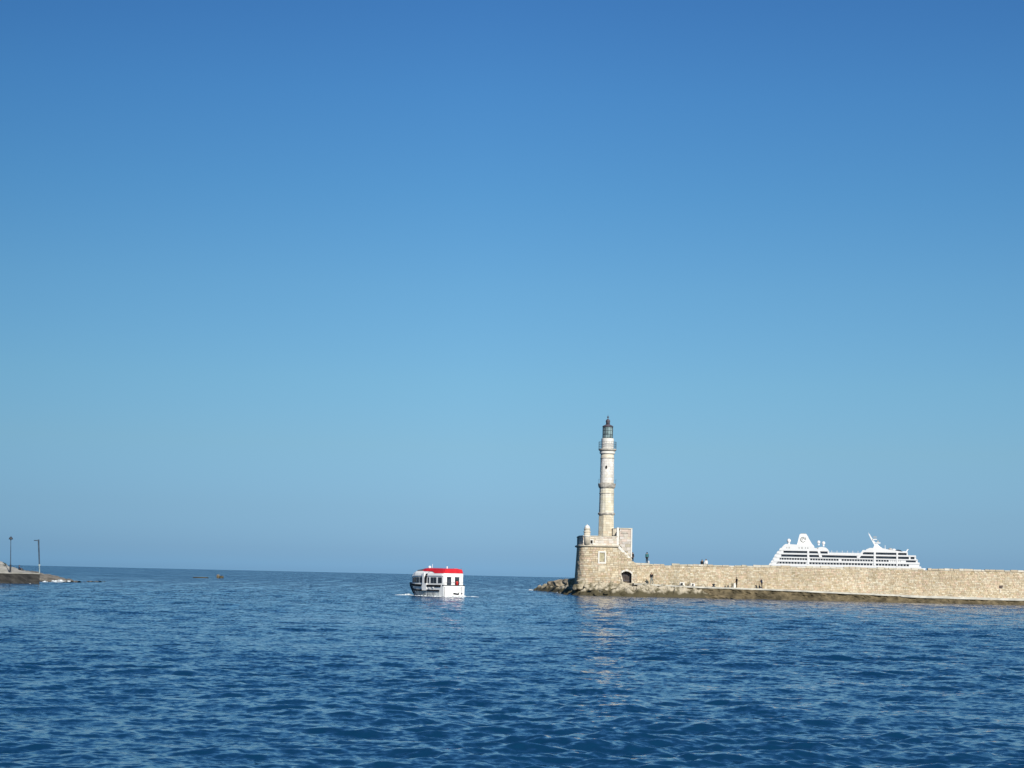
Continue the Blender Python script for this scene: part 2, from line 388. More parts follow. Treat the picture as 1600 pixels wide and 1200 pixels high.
while x < XE:
    w_ = rng.uniform(.5, 1.5); c = rng.choice([(0.50,0.46,0.37),(0.46,0.41,0.31),(0.55,0.51,0.43),(0.44,0.37,0.27),(0.48,0.42,0.33)])
    h = rng.uniform(-.10, .07) + .07*nz(x, 0, 0, .3); y0 = WY + rng.uniform(-.05, .02)
    if x < XL + 4.3 or rng.random() > .03:
        mb.add([(x+.02,y0,wtop(x)-.28),(x+w_-.02,y0,wtop(x)-.28),(x+w_-.02,WY+.6,wtop(x)-.28),(x+.02,WY+.6,wtop(x)-.28),
                (x+.03,y0+.03,wtop(x)+h),(x+w_-.04,y0+.03,wtop(x)+h+rng.uniform(-.03,.03)),(x+w_-.04,WY+.58,wtop(x)+h),(x+.03,WY+.58,wtop(x)+h)],
               [(3,2,1,0),(4,5,6,7),(0,1,5,4),(1,2,6,5),(2,3,7,6),(3,0,4,7)], c)
    x += w_
cp = mb.build('coping', M['stone'], wall); cp['kind'] = 'stuff'
MB().box((hole.x-.30, WY-.01, hole.z-.2), (hole.x+.30, WY+.05, hole.z+.22)).build('drain_opening', M['gate'], wall)
mb = MB()
mb.add([(hole.x-.26,WY-.125,hole.z-.95),(hole.x+.05,WY-.135,hole.z-.95),(hole.x-.02,WY-.125,hole.z-.3),(hole.x-.2,WY-.125,hole.z-.3),
        (hole.x-.26,WY-.02,hole.z-.95),(hole.x+.05,WY-.02,hole.z-.95),(hole.x-.02,WY-.02,hole.z-.3),(hole.x-.2,WY-.02,hole.z-.3)],
       [(0,1,2,3),(0,4,5,1),(1,5,6,2),(2,6,7,3),(3,7,4,0)])
mb.build('lime_deposit', M['trim'], wall)

# quay ledge at the wall's foot and the weed-covered footing under it
lx = at(990, 914, 298).x
mb = MB(); N = 90
for k in range(N):
    a, b_ = lx + (XE-lx)*k/N, lx + (XE-lx)*(k+1)/N; th = .24
    if b_ > XR - 19: th = .34
    ya = 297.4 + .25*nz(a, 0, 1, .3); yb = 297.4 + .25*nz(b_, 0, 1, .3)
    za, zb_ = ledge(a) + .01 + .04*nz(a, 5, 0, .5), ledge(b_) + .01 + .04*nz(b_, 5, 0, .5)
    mb.add([(a,ya,za-th),(b_,yb,zb_-th),(b_,WY+.1,zb_-th),(a,WY+.1,za-th),(a,ya,za),(b_,yb,zb_),(b_,WY+.1,zb_),(a,WY+.1,za)],
           [(3,2,1,0),(4,5,6,7),(0,1,5,4),(2,3,7,6)])
q = mb.build('quay_ledge', M['concrete']); q['kind'] = 'structure'
def footing():
    x0, x1 = at(1035, 925, 297).x, XE; nx, nv = 620, 16; mb = MB(); g = []
    wx = [(at(1035,0,297).x, .25), (at(1080,0,297).x, .95), (XR, .95), (XE, .95)]
    for i in range(nx + 1):
        x = x0 + (x1 - x0) * i / nx; zt = ledge(x) - .22 - .05*abs(nz(x, 2, 0, .9)); row = []
        if x > XR - 19: zt -= .12
        for j in range(nv + 1):
            f = j / nv; z = zt * (1 - f) - .5 * f
            y = 297.55 - 2.6 * f ** 1.6 + .55*fbm(x, z*2.2, 7, .55, 4) + .22*nz(x*2, z*5, 3, 1) - (.35 if .45 < f < .7 else 0)*abs(nz(x, 9, 9, .25))
            row.append((x, y, z + .12*nz(x*1.6, j, 4, 1)*(0 < j < nv)))
        g.append(row)
    vs = [p for r in g for p in r]; n = nv + 1
    mb.add(vs, [(i*n+j, i*n+j+1, (i+1)*n+j+1, (i+1)*n+j) for i in range(nx) for j in range(nv)])
    o = mb.build('seaweed_rock_footing', M['footing']); o['kind'] = 'structure'; return o
footing()

# ---------------------------------------------------------------- rocky point in front of the bastion
coast = [(5.0,384),(7.3,360),(8.9,340),(9.0,318),(9.0,303),(10.6,296.4),(12.5,294.2),(16,293.0),(20,292.6),(24,293.4),(27,294.6),(31,296),(40,300),(40,312),(24,330),(14,372),(9,388),(5.6,389)]
def coast_d(x, y):
    ins, best = False, 1e9; n = len(coast)
    for i in range(n):
        (x1, y1), (x2, y2) = coast[i], coast[(i+1) % n]
        if (y1 > y) != (y2 > y) and x < (x2-x1)*(y-y1)/(y2-y1)+x1: ins = not ins
        dx, dy = x2-x1, y2-y1; t_ = max(0, min(1, ((x-x1)*dx+(y-y1)*dy)/(dx*dx+dy*dy)))
        best = min(best, math.hypot(x-x1-t_*dx, y-y1-t_*dy))
    return best if ins else -best
def shore_h(x, y):
    d = coast_d(x, y) + .5*nz(x, y, 0, .8)
    cap_ = 1.95 if y < 320 else max(.8, 1.95 - (y - 325) * .014)
    h = cap_ * (1 - math.exp(-max(0, d) / (1.5 if y > 312 else 2.0))) if d > 0 else d * .5
    if d > 0: h += (.62*fbm(x, y*.6, 2, .8, 4) + .4*abs(nz(x, y, 8, 1.7))) * min(1, d) - .05
    return max(-.9, h)
def shore():
    mb = MB(); xs = np.linspace(3.5, 33, 170)
    ys = np.concatenate([np.linspace(291, 304, 80), np.linspace(304.6, 391, 100)])
    n = len(ys); vs = [(x + .1*nz(x, y, 5, 2), y, shore_h(x, y)) for x in xs for y in ys]
    fs = [(i*n+j, (i+1)*n+j, (i+1)*n+j+1, i*n+j+1) for i in range(len(xs)-1) for j in range(n-1)
          if max(vs[i*n+j][2], vs[(i+1)*n+j+1][2], vs[i*n+j+1][2], vs[(i+1)*n+j][2]) > -.85]
    mb.add(vs, fs); o = mb.build('rocky_shore', M['rock']); o['kind'] = 'structure'
shore()
def boulder_mesh(name, seed, m, sub=3):
    bm = bmesh.new(); bmesh.ops.create_icosphere(bm, subdivisions=sub, radius=1.0); r_ = random.Random(seed); o = r_.uniform(0, 50)
    for v in bm.verts:
        p = v.co.copy(); k = 1 + .38*fbm(p.x+o, p.y, p.z, .9, 3)
        v.co = Vector((max(-.85, min(.85, p.x*k)), max(-.85, min(.85, p.y*k)), max(-.7, min(.72, p.z*k))))
    me = bpy.data.meshes.new(name); bm.to_mesh(me); bm.free(); me.materials.append(m); return me
BM = [boulder_mesh('boulder', s, M['rock']) for s in range(4)]; BD = [boulder_mesh('boulder', 20+s, M['rockdark']) for s in range(3)]
def boulder(me, px, py, Y, sx, sz, rz, label, group=None, sy=None):
    o = bpy.data.objects.new('boulder', me); col.objects.link(o); p = at(px, py, Y)
    o.location = p + Vector((0, 0, -.12)); o.scale = (sx, sy or sx, sz); o.rotation_euler = (.2*math.sin(rz*3), .2*math.cos(rz*5), rz); tag(o, label, 'boulder', group)
boulder(BD[0], 869, 911, 366, 1.15, .65, 1.0, 'dark brown boulder humped on the outer tip of the rocky point', sy=2)
boulder(BD[1], 878, 909, 352, 1.35, .65, 2.0, 'big streaked brown boulder in the middle of the rocky point', sy=2)
boulder(BD[2], 888.5, 909, 338, 1.1, .6, .3, 'grey brown boulder with a dark notch beside the pale rocks', sy=2)
boulder(BM[0], 897, 908.5, 312, 1.15, .85, 1.7, 'large cream coloured boulder at the left foot of the bastion')
boulder(BM[1], 909, 910.5, 298.6, .85, .62, .4, 'cream boulder just left of centre under the bastion wall')
boulder(BM[2], 904, 917, 297.8, .95, .62, 2.4, 'weathered yellowish boulder sloping towards the water below the bastion corner')
rng = random.Random(44)
for k, (px, py, Y, s, lb) in enumerate([(918, 915, 297.2, 0.6, 'squat tan boulder below the bastion corner turret'),
    (927, 920, 295.6, 0.55, 'low tan boulder at the waterline left of the framed plaque'),
    (934, 913, 298.4, 0.42, 'small tan boulder touching the wall below the left edge of the plaque'),
    (941, 922, 294.8, 0.7, 'broad weedy boulder in the water straight below the plaque'),
    (951, 918, 296.4, 0.5, 'tan boulder halfway down the shore right of the plaque'),
    (960, 914, 298.2, 0.42, 'small pale boulder at the wall foot left of the arched gate'),
    (965, 923, 294.4, 0.62, 'weedy boulder at the waterline just left of the arched gate'),
    (976, 919, 296, 0.55, 'tan boulder directly in front of the arched gate'),
    (985, 923, 295, 0.7, 'big weedy boulder at the waterline below the right jamb of the arched gate'),
    (993, 917, 297, 0.5, 'tan boulder just right of the arched gate'),
    (1003, 921, 296.2, 0.6, 'tan boulder where the bastion meets the breakwater wall'),
    (1012, 925, 295.6, 0.62, 'low pale boulder below the person in grey trousers'),
    (1022, 920, 296.8, 0.48, 'pale boulder against the quay right of the person in grey trousers'),
    (947, 926, 293.6, 0.45, 'half sunk dark boulder furthest out below the plaque'),
    (973, 927, 293.4, 0.4, 'half sunk dark boulder furthest out below the arched gate'),
    (930, 927, 294, 0.42, 'half sunk dark boulder furthest left along the waterline under the bastion'),
    (1033, 926, 296, 0.55, 'rightmost boulder of the shore where the weedy footing begins'),
    (956, 909.5, 298.9, 0.3, 'tiny pale rock leaning on the bastion wall between plaque and gate'),
    (938, 908, 299, 0.3, 'tiny pale rock leaning on the bastion wall under the plaque')]):
    boulder(BM[k % 4], px, py, Y, s*rng.uniform(.85, 1.3), s*rng.uniform(.55, .8), k*1.3, lb, 'boulders below the bastion')

# ---------------------------------------------------------------- bastion (fort) under the lighthouse
FY = 300.0
def X(px, py=880, Y=FY): return at(px, py, Y).x
def Z(px, py, Y=FY): return at(px, py, Y).z
zc = Z(935, 852.4); zpar = Z(940, 837.2); zbase = .9
xl, xr = X(905.5, 852), X(967, 852)
bas = thing('bastion', 'battered tan stone bastion with domed corner turret under the lighthouse tower', 'fort', ((xl+xr)/2, FY, zbase))
RC = 1.3                                   # radius of the rounded left corner
def plan(off=0.0):
    pts = [(xr, FY - off)]
    cx, cy = xl + RC, FY + RC
    for k in range(13):
        a = R(-90 - 90*k/12); pts.append((cx + (RC+off)*math.cos(a), cy + (RC+off)*math.sin(a)))
    pts += [(xl - off, FY + 12), (xr, FY + 12)]
    return pts
BAT = 0.055
def ring(off, z): return [(x, y, z) for x, y in plan(off)]
mb = MB(); mb.loft([ring(BAT*(zc-z) - .03, z) for z in (.3, zc-.1)]); mb.build('core', M['mortar'], bas)
flatlen = xr + .0 - (xl + RC); arc = RC * math.pi / 2
def bsurf(u, z):
    off = BAT * max(0, zc - z)
    if u < 6: p, n = Vector((xl, FY + RC + 6 - u, z)), Vector((-1, 0, 0))
    elif u < 6 + arc:
        a = R(180) + (u - 6) / RC; n = Vector((math.cos(a), math.sin(a), 0)); p = Vector((xl + RC, FY + RC, z)) + n * RC
    else: p, n = Vector((xl + RC + (u - 6 - arc), FY, z)), Vector((0, -1, 0))
    return p + n * off, n
def u_of(px, py=870): return X(px, py) - (xl + RC) + 6 + arc
pf = (u_of(934), u_of(947.3), Z(940, 881), Z(940, 860.5))      # framed plaque
def skipb(u, z): return pf[0] < u < pf[1] and pf[2] < z < pf[3]
masonry(bsurf, 0, 6 + arc + flatlen, zbase, zc - .1, .28, .45, TAN, 9, (.03, .08), skipb, .016, .045).build('masonry', M['stone'], bas)['kind'] = 'stuff'
# cornice string course
mb = MB(); mb.loft([ring(.05, zc-.22), ring(.30, zc-.12), ring(.30, zc+.06), ring(.05, zc+.10)]); mb.build('cornice', M['trim'], bas)
# parapet: hollow wall of dressed stone
PC = X(911.3, 845)                        # the parapet's front face starts here; its left face runs back at a slant
pch, pcl = flat(xl + .02, FY + 1.9, PC, FY)
def pplan(off=0.0):
    return [(PC + .0 - off*.72, FY - off), (xl + .02 - off, FY + 1.9 - off*.3), (xl + .02 - off, FY + 12)]
emb = (X(922.5, 847), X(926, 847), Z(924, 849.5), Z(924, 844))
mb = MB()
o_, i_ = pplan(), [(PC + .4, FY + .6), (xl + .62, FY + 2.1), (xl + .62, FY + 12)]
zz = (zc + .08, zpar - .16)
lo, li = [(x, y) for x, y in o_], [(x, y) for x, y in i_]
for k in range(-1, len(lo) - 1):
    if k == -1: p0, p1, q0, q1 = (X(964), FY + .02), lo[0], (X(964), FY + .6), li[0]
    else: p0, p1, q0, q1 = lo[k], lo[k+1], li[k], li[k+1]
    mb.add([(*p0, zz[0]), (*p1, zz[0]), (*q1, zz[0]), (*q0, zz[0]), (*p0, zz[1]), (*p1, zz[1]), (*q1, zz[1]), (*q0, zz[1])],
           [(3,2,1,0),(4,5,6,7),(0,1,5,4),(1,2,6,5),(2,3,7,6),(3,0,4,7)])
mb.build('parapet', M['mortar'], bas)
DRESS = [(0.708,0.632,0.482),(0.649,0.562,0.414),(0.755,0.679,0.538),(0.673,0.550,0.403),(0.708,0.643,0.515)]
pfr, pfl = flat(PC, FY, X(964), FY)
masonry(pfr, 0, pfl, zc + .08, zpar - .14, .32, .62, DRESS, 12, (.01, .03), lambda u, z: emb[0] - .3 < u + PC < emb[1] + .3 and emb[2] - .05 < z < emb[3] + .15, .012, .1).build('parapet_masonry', M['stone'], bas)['kind'] = 'stuff'
masonry(pch, 0, pcl, zc + .08, zpar - .14, .32, .62, DRESS, 13, (.01, .03)).build('side_parapet_masonry', M['stone'], bas)['kind'] = 'stuff'
mb = MB(); k0 = [(X(964.5), FY - .07)] + pplan(.07); k1 = [(X(964.5), FY + .66), (PC + .44, FY + .66), (xl + .68, FY + 2.15), (xl + .68, FY + 12)]
for k in range(len(k0) - 1):
    mb.add([(*k0[k], zpar-.15), (*k0[k+1], zpar-.15), (*k1[k+1], zpar-.15), (*k1[k], zpar-.15), (*k0[k], zpar), (*k0[k+1], zpar), (*k1[k+1], zpar), (*k1[k], zpar)],
           [(3,2,1,0),(4,5,6,7),(0,1,5,4),(1,2,6,5),(2,3,7,6),(3,0,4,7)])
mb.build('parapet_coping', M['trim'], bas)
MB().box((emb[0], FY - .012, emb[2]), (emb[1], FY + .03, emb[3])).build('gun_port', M['dark'], bas)
mb = MB(); e = emb
mb.box((e[0]-.12, FY-.05, e[2]), (e[0]-.002, FY+.02, e[3])); mb.box((e[1]+.002, FY-.05, e[2]), (e[1]+.12, FY+.02, e[3])); mb.box((e[0]-.12, FY-.05, e[3]+.003), (e[1]+.12, FY+.02, e[3]+.14)); mb.box((e[0]-.12, FY-.05, e[2]-.1), (e[1]+.12, FY+.02, e[2]-.003))
mb.build('gun_port_surround', M['white'], bas)
# turret
tx, ty = X(917.3, 840), FY + .12
z_ = lambda py: Z(917.3, py)
tur = MB().lathe(tx, ty, [(.50, z_(851.5)), (.52, z_(838)), (.50, z_(830.9))], 24).build('turret', M['trim'], bas, True)
MB().lathe(tx, ty, [(.50, z_(838.6)), (.60, z_(838.2)), (.60, z_(837.2)), (.50, z_(836.8))], 24).build('turret_ring', M['white'], bas)
MB().lathe(tx, ty, [(.49, z_(832)), (.58, z_(831.6)), (.58, z_(830.4)), (.46, z_(830)), (.44, z_(827.8)), (.51, z_(827.2)), (.51, z_(826)), (.43, z_(825.6))], 24).build('turret_cornice', M['trim'], bas)
MB().lathe(tx, ty, [(.43, z_(825.7)), (.41, z_(824)), (.35, z_(822.2)), (.22, z_(820.9)), (.07, z_(820.2)), (.06, z_(819.6)), (.01, z_(819.3))], 24).build('turret_dome', M['white'], bas, True)
# framed plaque and the paler patch below it
mb = MB(); a, b_, c, d = X(934.4, 870), X(947, 870), Z(940, 880.6), Z(940, 861.2); y1 = FY - BAT*(zc-(c+d)/2)
w_ = .22
mb.box((a, y1-.14, c), (b_, y1+.05, c+w_)); mb.box((a, y1-.14, d-w_), (b_, y1+.08, d)); mb.box((a, y1-.14, c+w_+.003), (a+w_, y1+.05, d-w_-.003)); mb.box((b_-w_, y1-.14, c+w_+.003), (b_, y1+.05, d-w_-.003))
mb.build('plaque_frame', M['white'], bas)
MB().box((a+w_+.003, y1+.0, c+w_+.003), (b_-w_-.003, y1+.1, d-w_-.003)).build('plaque', mat('plaque_sandstone', (0.40, 0.36, 0.24), .9, .15, 2.0, .5, 6), bas)
mb = MB(); a2, b2, c2, d2 = X(934.8, 885), X(946, 885), Z(940, 893), Z(940, 883.5); y2 = FY - BAT*(zc-(c2+d2)/2)
mb.box((a2, y2-.11, c2), (b2, y2, d2)); mb.build('lower_panel', mat('pale_worn_panel', (0.50, 0.44, 0.33), .9, .2, 1.6, .5, 6), bas)
# staircase front wall with the arch, right of the flat face
x0s, x1s = X(967), X(996)
topP = [(X(966, 853), Z(966, 853)), (X(987, 876), Z(987, 876)), (X(996, 881), Z(996, 881))]
def stop_(x): return interp(topP, x)
ax0, ax1, az0, az1 = X(970.4, 905), X(986.6, 905), Z(978, 910.6), Z(978, 892.6)
acx, aw = (ax0+ax1)/2, (ax1-ax0)/2
def arch_top(x):
    t_ = (x - acx) / aw
    return az1 - .38 * t_*t_ if abs(t_) <= 1 else -9
def left_edge(z): return ax0 + .30 * max(0, min(1, (az1 - .4 - z) / 1.0))       # left jamb leans in lower down
def in_arch(x, z, m=.0): return left_edge(z) - m < x < ax1 + m and z < arch_top(max(ax0, min(ax1, x))) + m
ssurf, sln = flat(xr, FY - .02, x1s, FY - .02, .045, zc)
ssurf2 = lambda u, z: ((lambda p, n: (p, n))(*ssurf(u, z)))
masonry(ssurf2, 0, x1s - xr, zbase, zc, .28, .45, TAN, 21, (.03, .08), lambda u, z: in_arch(xr + u, z, .22), .016, .045, z1f=lambda u: stop_(xr+u) - .02).build('stair_masonry', M['stone'], bas)['kind'] = 'stuff'
# core behind, built round the opening
mb = MB(); yb_ = FY + 3.6
def fy(z): return FY - .0 - .045 * (zc - z) + .03
def wedge(xa, xb, za0, zb0, za1, zb1):
    mb.add([(xa, fy(za0), za0), (xb, fy(zb0), zb0), (xb, yb_, zb0), (xa, yb_, za0), (xa, fy(za1), za1), (xb, fy(zb1), zb1), (xb, yb_, zb1), (xa, yb_, za1)],
           [(3,2,1,0),(4,5,6,7),(0,1,5,4),(1,2,6,5),(2,3,7,6),(3,0,4,7)])
NS = 14
wedge(xr + .0, ax0, .5, .5, stop_(xr) - .05, stop_(ax0) - .05)
for k in range(NS):
    xa, xb = ax0 + 2*aw*k/NS, ax0 + 2*aw*(k+1)/NS
    wedge(xa, xb, arch_top(xa), arch_top(xb), stop_(xa) - .05, stop_(xb) - .05)
    wedge(xa, xb, .5, .5, az0 - .02, az0 - .02)
wedge(ax1, x1s, .5, .5, stop_(ax1) - .05, stop_(x1s) - .05)
mb.add([(ax0, fy(az0), az0), (left_edge(az0), fy(az0), az0), (ax0 + .001, fy(az1-.4), az1-.4), (ax0, FY+.7, az0), (left_edge(az0), FY+.7, az0), (ax0+.001, FY+.7, az1-.4)], [(0,1,2),(3,5,4),(0,3,4,1),(1,4,5,2),(2,5,3,0)])
mb.build('stair_core', M['mortar'], bas)
MB().box((ax0 - .1, FY + .5, az0 - .1), (ax1 + .1, FY + .62, az1 + .2)).build('gate', M['gate'], bas)
mb = MB()
for k in range(7):
    gx = ax0 + .1 + (2*aw - .2) * k / 6; mb.tube([(gx, FY + .42, az0), (gx, FY + .42, arch_top(gx) - .02)], .022, n=6)
for zf in (.35, 1.15): mb.box((ax0 + .02, FY + .44, az0 + zf), (ax1 - .02, FY + .47, az0 + zf + .06))
mb.build('gate_bars', M['boatgrey'], bas)
# arch voussoirs: pale cut stones
for k in range(9):
    t0, t1 = -1.12 + 2.24*k/9, -1.12 + 2.24*(k+1)/9 - .03
    f_ = lambda t_: az1 - .38*min(1.25, t_*t_)
    xa, xb = acx + aw*t0, acx + aw*t1; za, zb_ = f_(t0), f_(t1); y0 = fy(az1) - .14
    mb = MB().add([(xa, y0, za+.01), (xb, y0, zb_+.01), (xb + t1*.06, y0, zb_+.29), (xa + t0*.06, y0, za+.29), (xa, y0+.3, za+.01), (xb, y0+.3, zb_+.01), (xb + t1*.06, y0+.3, zb_+.29), (xa + t0*.06, y0+.3, za+.29)],
                  [(0,1,2,3),(7,6,5,4),(0,4,5,1),(1,5,6,2),(2,6,7,3),(3,7,4,0)])
    mb.build('arch_stone', M['white'] if k % 3 else M['trim'], bas)
for z0_, z1_ in ((az0, az0+.5), (az0+.52, az0+1.0), (az0+1.02, az1-.42)):
    wq = .2 if z0_ < az0 + .3 else .26
    MB().box((ax1 + .005, fy(z0_) - .11, z0_), (ax1 + wq, fy(z0_) + .1, z1_)).build('jamb_stone', M['trim'], bas)
    MB().add([(left_edge(z0_)-wq, fy(z0_)-.11, z0_), (left_edge(z0_)-.005, fy(z0_)-.11, z0_), (left_edge(z1_)-.005, fy(z0_)-.11, z1_), (left_edge(z1_)-wq, fy(z0_)-.11, z1_),
            (left_edge(z0_)-wq, fy(z0_)+.1, z0_), (left_edge(z0_)-.005, fy(z0_)+.1, z0_), (left_edge(z1_)-.005, fy(z0_)+.1, z1_), (left_edge(z1_)-wq, fy(z0_)+.1, z1_)],
           [(0,1,2,3),(7,6,5,4),(0,4,5,1),(1,5,6,2),(2,6,7,3),(3,7,4,0)]).build('jamb_stone', M['trim'], bas)
# guard house block above the stairs
gx0, gx1 = X(967.6), X(986.9); gzt = Z(977, 825.4)
gp = [(gx0, Z(967.6, 851.5)), (gx1, Z(986.9, 872.5)), (gx1, gzt - .1), (gx0, gzt - .02)]
MB().prism_xz(gp, FY + .1, FY + 3.4).build('guard_house', M['mortar'], bas)
gs, gl = flat(gx0, FY + .1, gx1, FY + .1)
masonry(gs, 0, gl, Z(977, 872), gzt - .12, .38, .66, [(0.58,0.52,0.42),(0.58,0.47,0.36),(0.62,0.56,0.46),(0.55,0.49,0.38),(0.60,0.49,0.38)], 31, (.02, .05), None, .015, .12, z0f=lambda u: interp([(gx0, gp[0][1]), (gx1, gp[1][1])], gx0+u)).build('guard_house_masonry', M['stone'], bas)['kind'] = 'stuff'
MB().box((gx0 - .05, FY - .02, gzt - .12), (gx1 + .05, FY + 3.5, gzt + .04)).build('guard_house_coping', M['trim'], bas)
for pa, pb, py in ((970, 981, 832.6), (969.5, 981.5, 847.9)): MB().box((X(pa), FY - .0, Z(976, py) - .05), (X(pb), FY + .06, Z(976, py) + .03)).build('slot', M['gallery'], bas)
MB().box((gx1 - .16, FY - .01, gp[1][1] + .15), (gx1 + .03, FY + .09, gzt - .125)).build('corner_quoin', M['white'], bas)
px0, px1 = X(963), X(966.3)
MB().box((px0, FY - .03, zc + .1), (px1, FY + 1.2, Z(964.5, 824.2))).build('end_pier', M['white'], bas)
MB().box((px1 + .002, FY + .12, Z(967, 850.5)), (gx0 - .002, FY + .35, Z(967, 829))).build('pier_shade_line', M['gallery'], bas)  # grey strip drawn in for the shade line between end pier and guard house
# stair parapet: pale sloping band
sp0, sp1 = (X(965.8, 851.5), Z(965.8, 851.5)), (X(987.2, 874.4), Z(987.2, 874.4)); th = .46
mb = MB(); n_ = 9
for k in range(n_):
    f0, f1 = k/n_, (k+1)/n_ - .006
    a = (sp0[0] + (sp1[0]-sp0[0])*f0, sp0[1] + (sp1[1]-sp0[1])*f0); b_ = (sp0[0] + (sp1[0]-sp0[0])*f1, sp0[1] + (sp1[1]-sp0[1])*f1)
    MB().prism_xz([(a[0], a[1]-th), (b_[0], b_[1]-th), (b_[0], b_[1]+.1), (a[0], a[1]+.1)], FY - .13, FY + .6).build('stair_parapet_slab', M['white'], bas)

# ---------------------------------------------------------------- lighthouse tower
LY = 304.0
lx_, LX0 = None, at(946.8, 838, LY).x
L_ = lambda py: at(947.5, py, LY).z
lh = thing('lighthouse', 'tall slender stone lighthouse with green glass lantern on the bastion', 'lighthouse', (LX0, LY, zc))
mb = MB().lathe(LX0, LY, [(1.27, zc), (1.27, L_(838)), (1.21, L_(804.8))], 8, rot=.5); mb.build('octagonal_shaft', M['mortar'], lh)
def ngon(n, r0, za, r1, zb_):
    side = lambda r: 2*r*math.tan(math.pi/n)
    def f(u, z):
        k = int(u // 1); fr = u - k; r = r0 + (r1-r0)*(z-za)/(zb_-za); a = (k+.5)*2*math.pi/n + math.pi/n*0
        a0 = 2*math.pi*(k+.5)/n; a1 = 2*math.pi*(k+1.5)/n
        p0 = Vector((math.cos(a0), math.sin(a0), 0))*r; p1 = Vector((math.cos(a1), math.sin(a1), 0))*r
        nm = Vector((math.cos((a0+a1)/2), math.sin((a0+a1)/2), 0)); p = p0 + (p1-p0)*fr
        return Vector((LX0, LY, 0)) + Vector((p.x, p.y, z)), nm
    return f
PALE = [(0.705,0.620,0.427),(0.656,0.561,0.375),(0.729,0.656,0.479),(0.681,0.561,0.375),(0.632,0.549,0.375)]
PALE2 = [(0.729,0.668,0.500),(0.693,0.632,0.448),(0.754,0.693,0.531),(0.668,0.597,0.417)]
def shaft_masonry(name, n, r0, za, r1, zb_, h, pal, seed, parent, per=2, skip=None):
    """cut-stone courses; u counts the facets"""
    mb = MB(); rg = random.Random(seed); f = ngon(n, r0, za, r1, zb_); nr = max(1, round((zb_-za)/h)); hh = (zb_-za)/nr
    for i in range(nr):
        for k in range(n):
            cuts = [0] + sorted(rg.uniform(.25, .75) if per == 2 else (q_+rg.uniform(-.1,.1)) for q_ in ([.5] if per == 2 else [])) + [1]
            for c0, c1 in zip(cuts, cuts[1:]):
                z0_, z1_ = za + hh*i + .008, za + hh*(i+1) - .008; e0, e1 = (c0 + .012 if c0 else 0), (c1 - .012 if c1 < 1 else 1)
                pr = rg.uniform(.0, .018); q_ = []
                if skip and skip(k + (c0+c1)/2, (z0_+z1_)/2): continue
                for uu, zq in ((e0, z0_), (e1, z0_), (e1, z1_), (e0, z1_)):
                    p, nm = f(k + min(uu, .9999), zq); q_.append((p, nm))
                back = [p - nm*.04 for p, nm in q_]; front = [p + nm*(.012+pr) for p, nm in q_]
                mb.add(back + front, [(4,5,6,7),(0,1,5,4),(1,2,6,5),(2,3,7,6),(3,0,4,7)], tint(pal, rg, k, z0_, .08, .0))
    o = mb.build(name, M['stone'], parent); o['kind'] = 'stuff'; return o
shaft_masonry('octagonal_masonry', 8, 1.29, zc + .5, 1.22, L_(804.8), .36, PALE, 41, lh)
MB().lathe(LX0, LY, [(1.2, L_(805)), (1.30, L_(804.4)), (1.34, L_(803.2)), (1.34, L_(801.9)), (1.2, L_(801))], 24).build('lower_ring', M['gallery'], lh)
MB().lathe(LX0, LY, [(1.15, L_(803)), (1.10, L_(762.8))], 16, rot=.5).build('middle_shaft', M['mortar'], lh)
shaft_masonry('middle_masonry', 16, 1.165, L_(801.2), 1.12, L_(763), .38, PALE2, 42, lh, 1)
MB().lathe(LX0, LY, [(1.13, L_(772)), (1.2, L_(771.6)), (1.2, L_(770.6)), (1.12, L_(770.2))], 24).build('thin_ring', M['gallery'], lh)
MB().lathe(LX0, LY, [(1.1, L_(763.6)), (1.2, L_(763)), (1.33, L_(761)), (1.37, L_(759)), (1.40, L_(756.2)), (1.37, L_(755.6)), (1.05, L_(755.4))], 24).build('middle_gallery', M['gallery'], lh)
MB().lathe(LX0, LY, [(1.09, L_(756)), (1.06, L_(716)), (1.04, L_(708))], 24, rot=.5).build('upper_shaft', M['shaft_top'], lh, True)
shaft_masonry('upper_masonry', 24, 1.085, L_(754.8), 1.06, L_(717), .42, [(0.72,0.68,0.57),(0.75,0.71,0.61),(0.68,0.63,0.52),(0.73,0.68,0.56)], 43, lh, 1)
MB().lathe(LX0, LY, [(1.05, L_(717)), (1.13, L_(716.6)), (1.13, L_(715.6)), (1.04, L_(715.2))], 32).build('collar_ring', M['gallery'], lh)
for sx in (-1, 1):
    mb = MB(); mb.tube([(LX0+sx*1.05, LY-.5, L_(750)), (LX0+sx*1.36, LY-.5, L_(750)), (LX0+sx*1.38, LY-.5, L_(756.5))], .015, n=5)
    for k in range(1): mb.tube([(LX0+sx*1.38, LY-.4+.5*k, L_(756.5)), (LX0+sx*1.38, LY-.9+.5*k, L_(748.5))], .008, n=5)
    mb.build('middle_rail_post', M['iron'], lh)
oa = R(-100)
wp = Vector((LX0 + 1.09*math.cos(oa), LY + 1.09*math.sin(oa), L_(730.6)))
ow = MB().lathe(0, 0, [(.13, -.04), (.13, .04)], 16); 
vv = MB(); nrm = Vector((math.cos(oa), math.sin(oa), 0)); tg = Vector((-nrm.y, nrm.x, 0))
rg_ = []
for dd in (-.06, .035):
    rg_.append([wp + nrm*dd + tg*(.155*math.cos(2*math.pi*i/16)) + Vector((0,0,.28*math.sin(2*math.pi*i/16))) for i in range(16)])
vv.loft(rg_); vv.build('window_opening', M['dark'], lh)
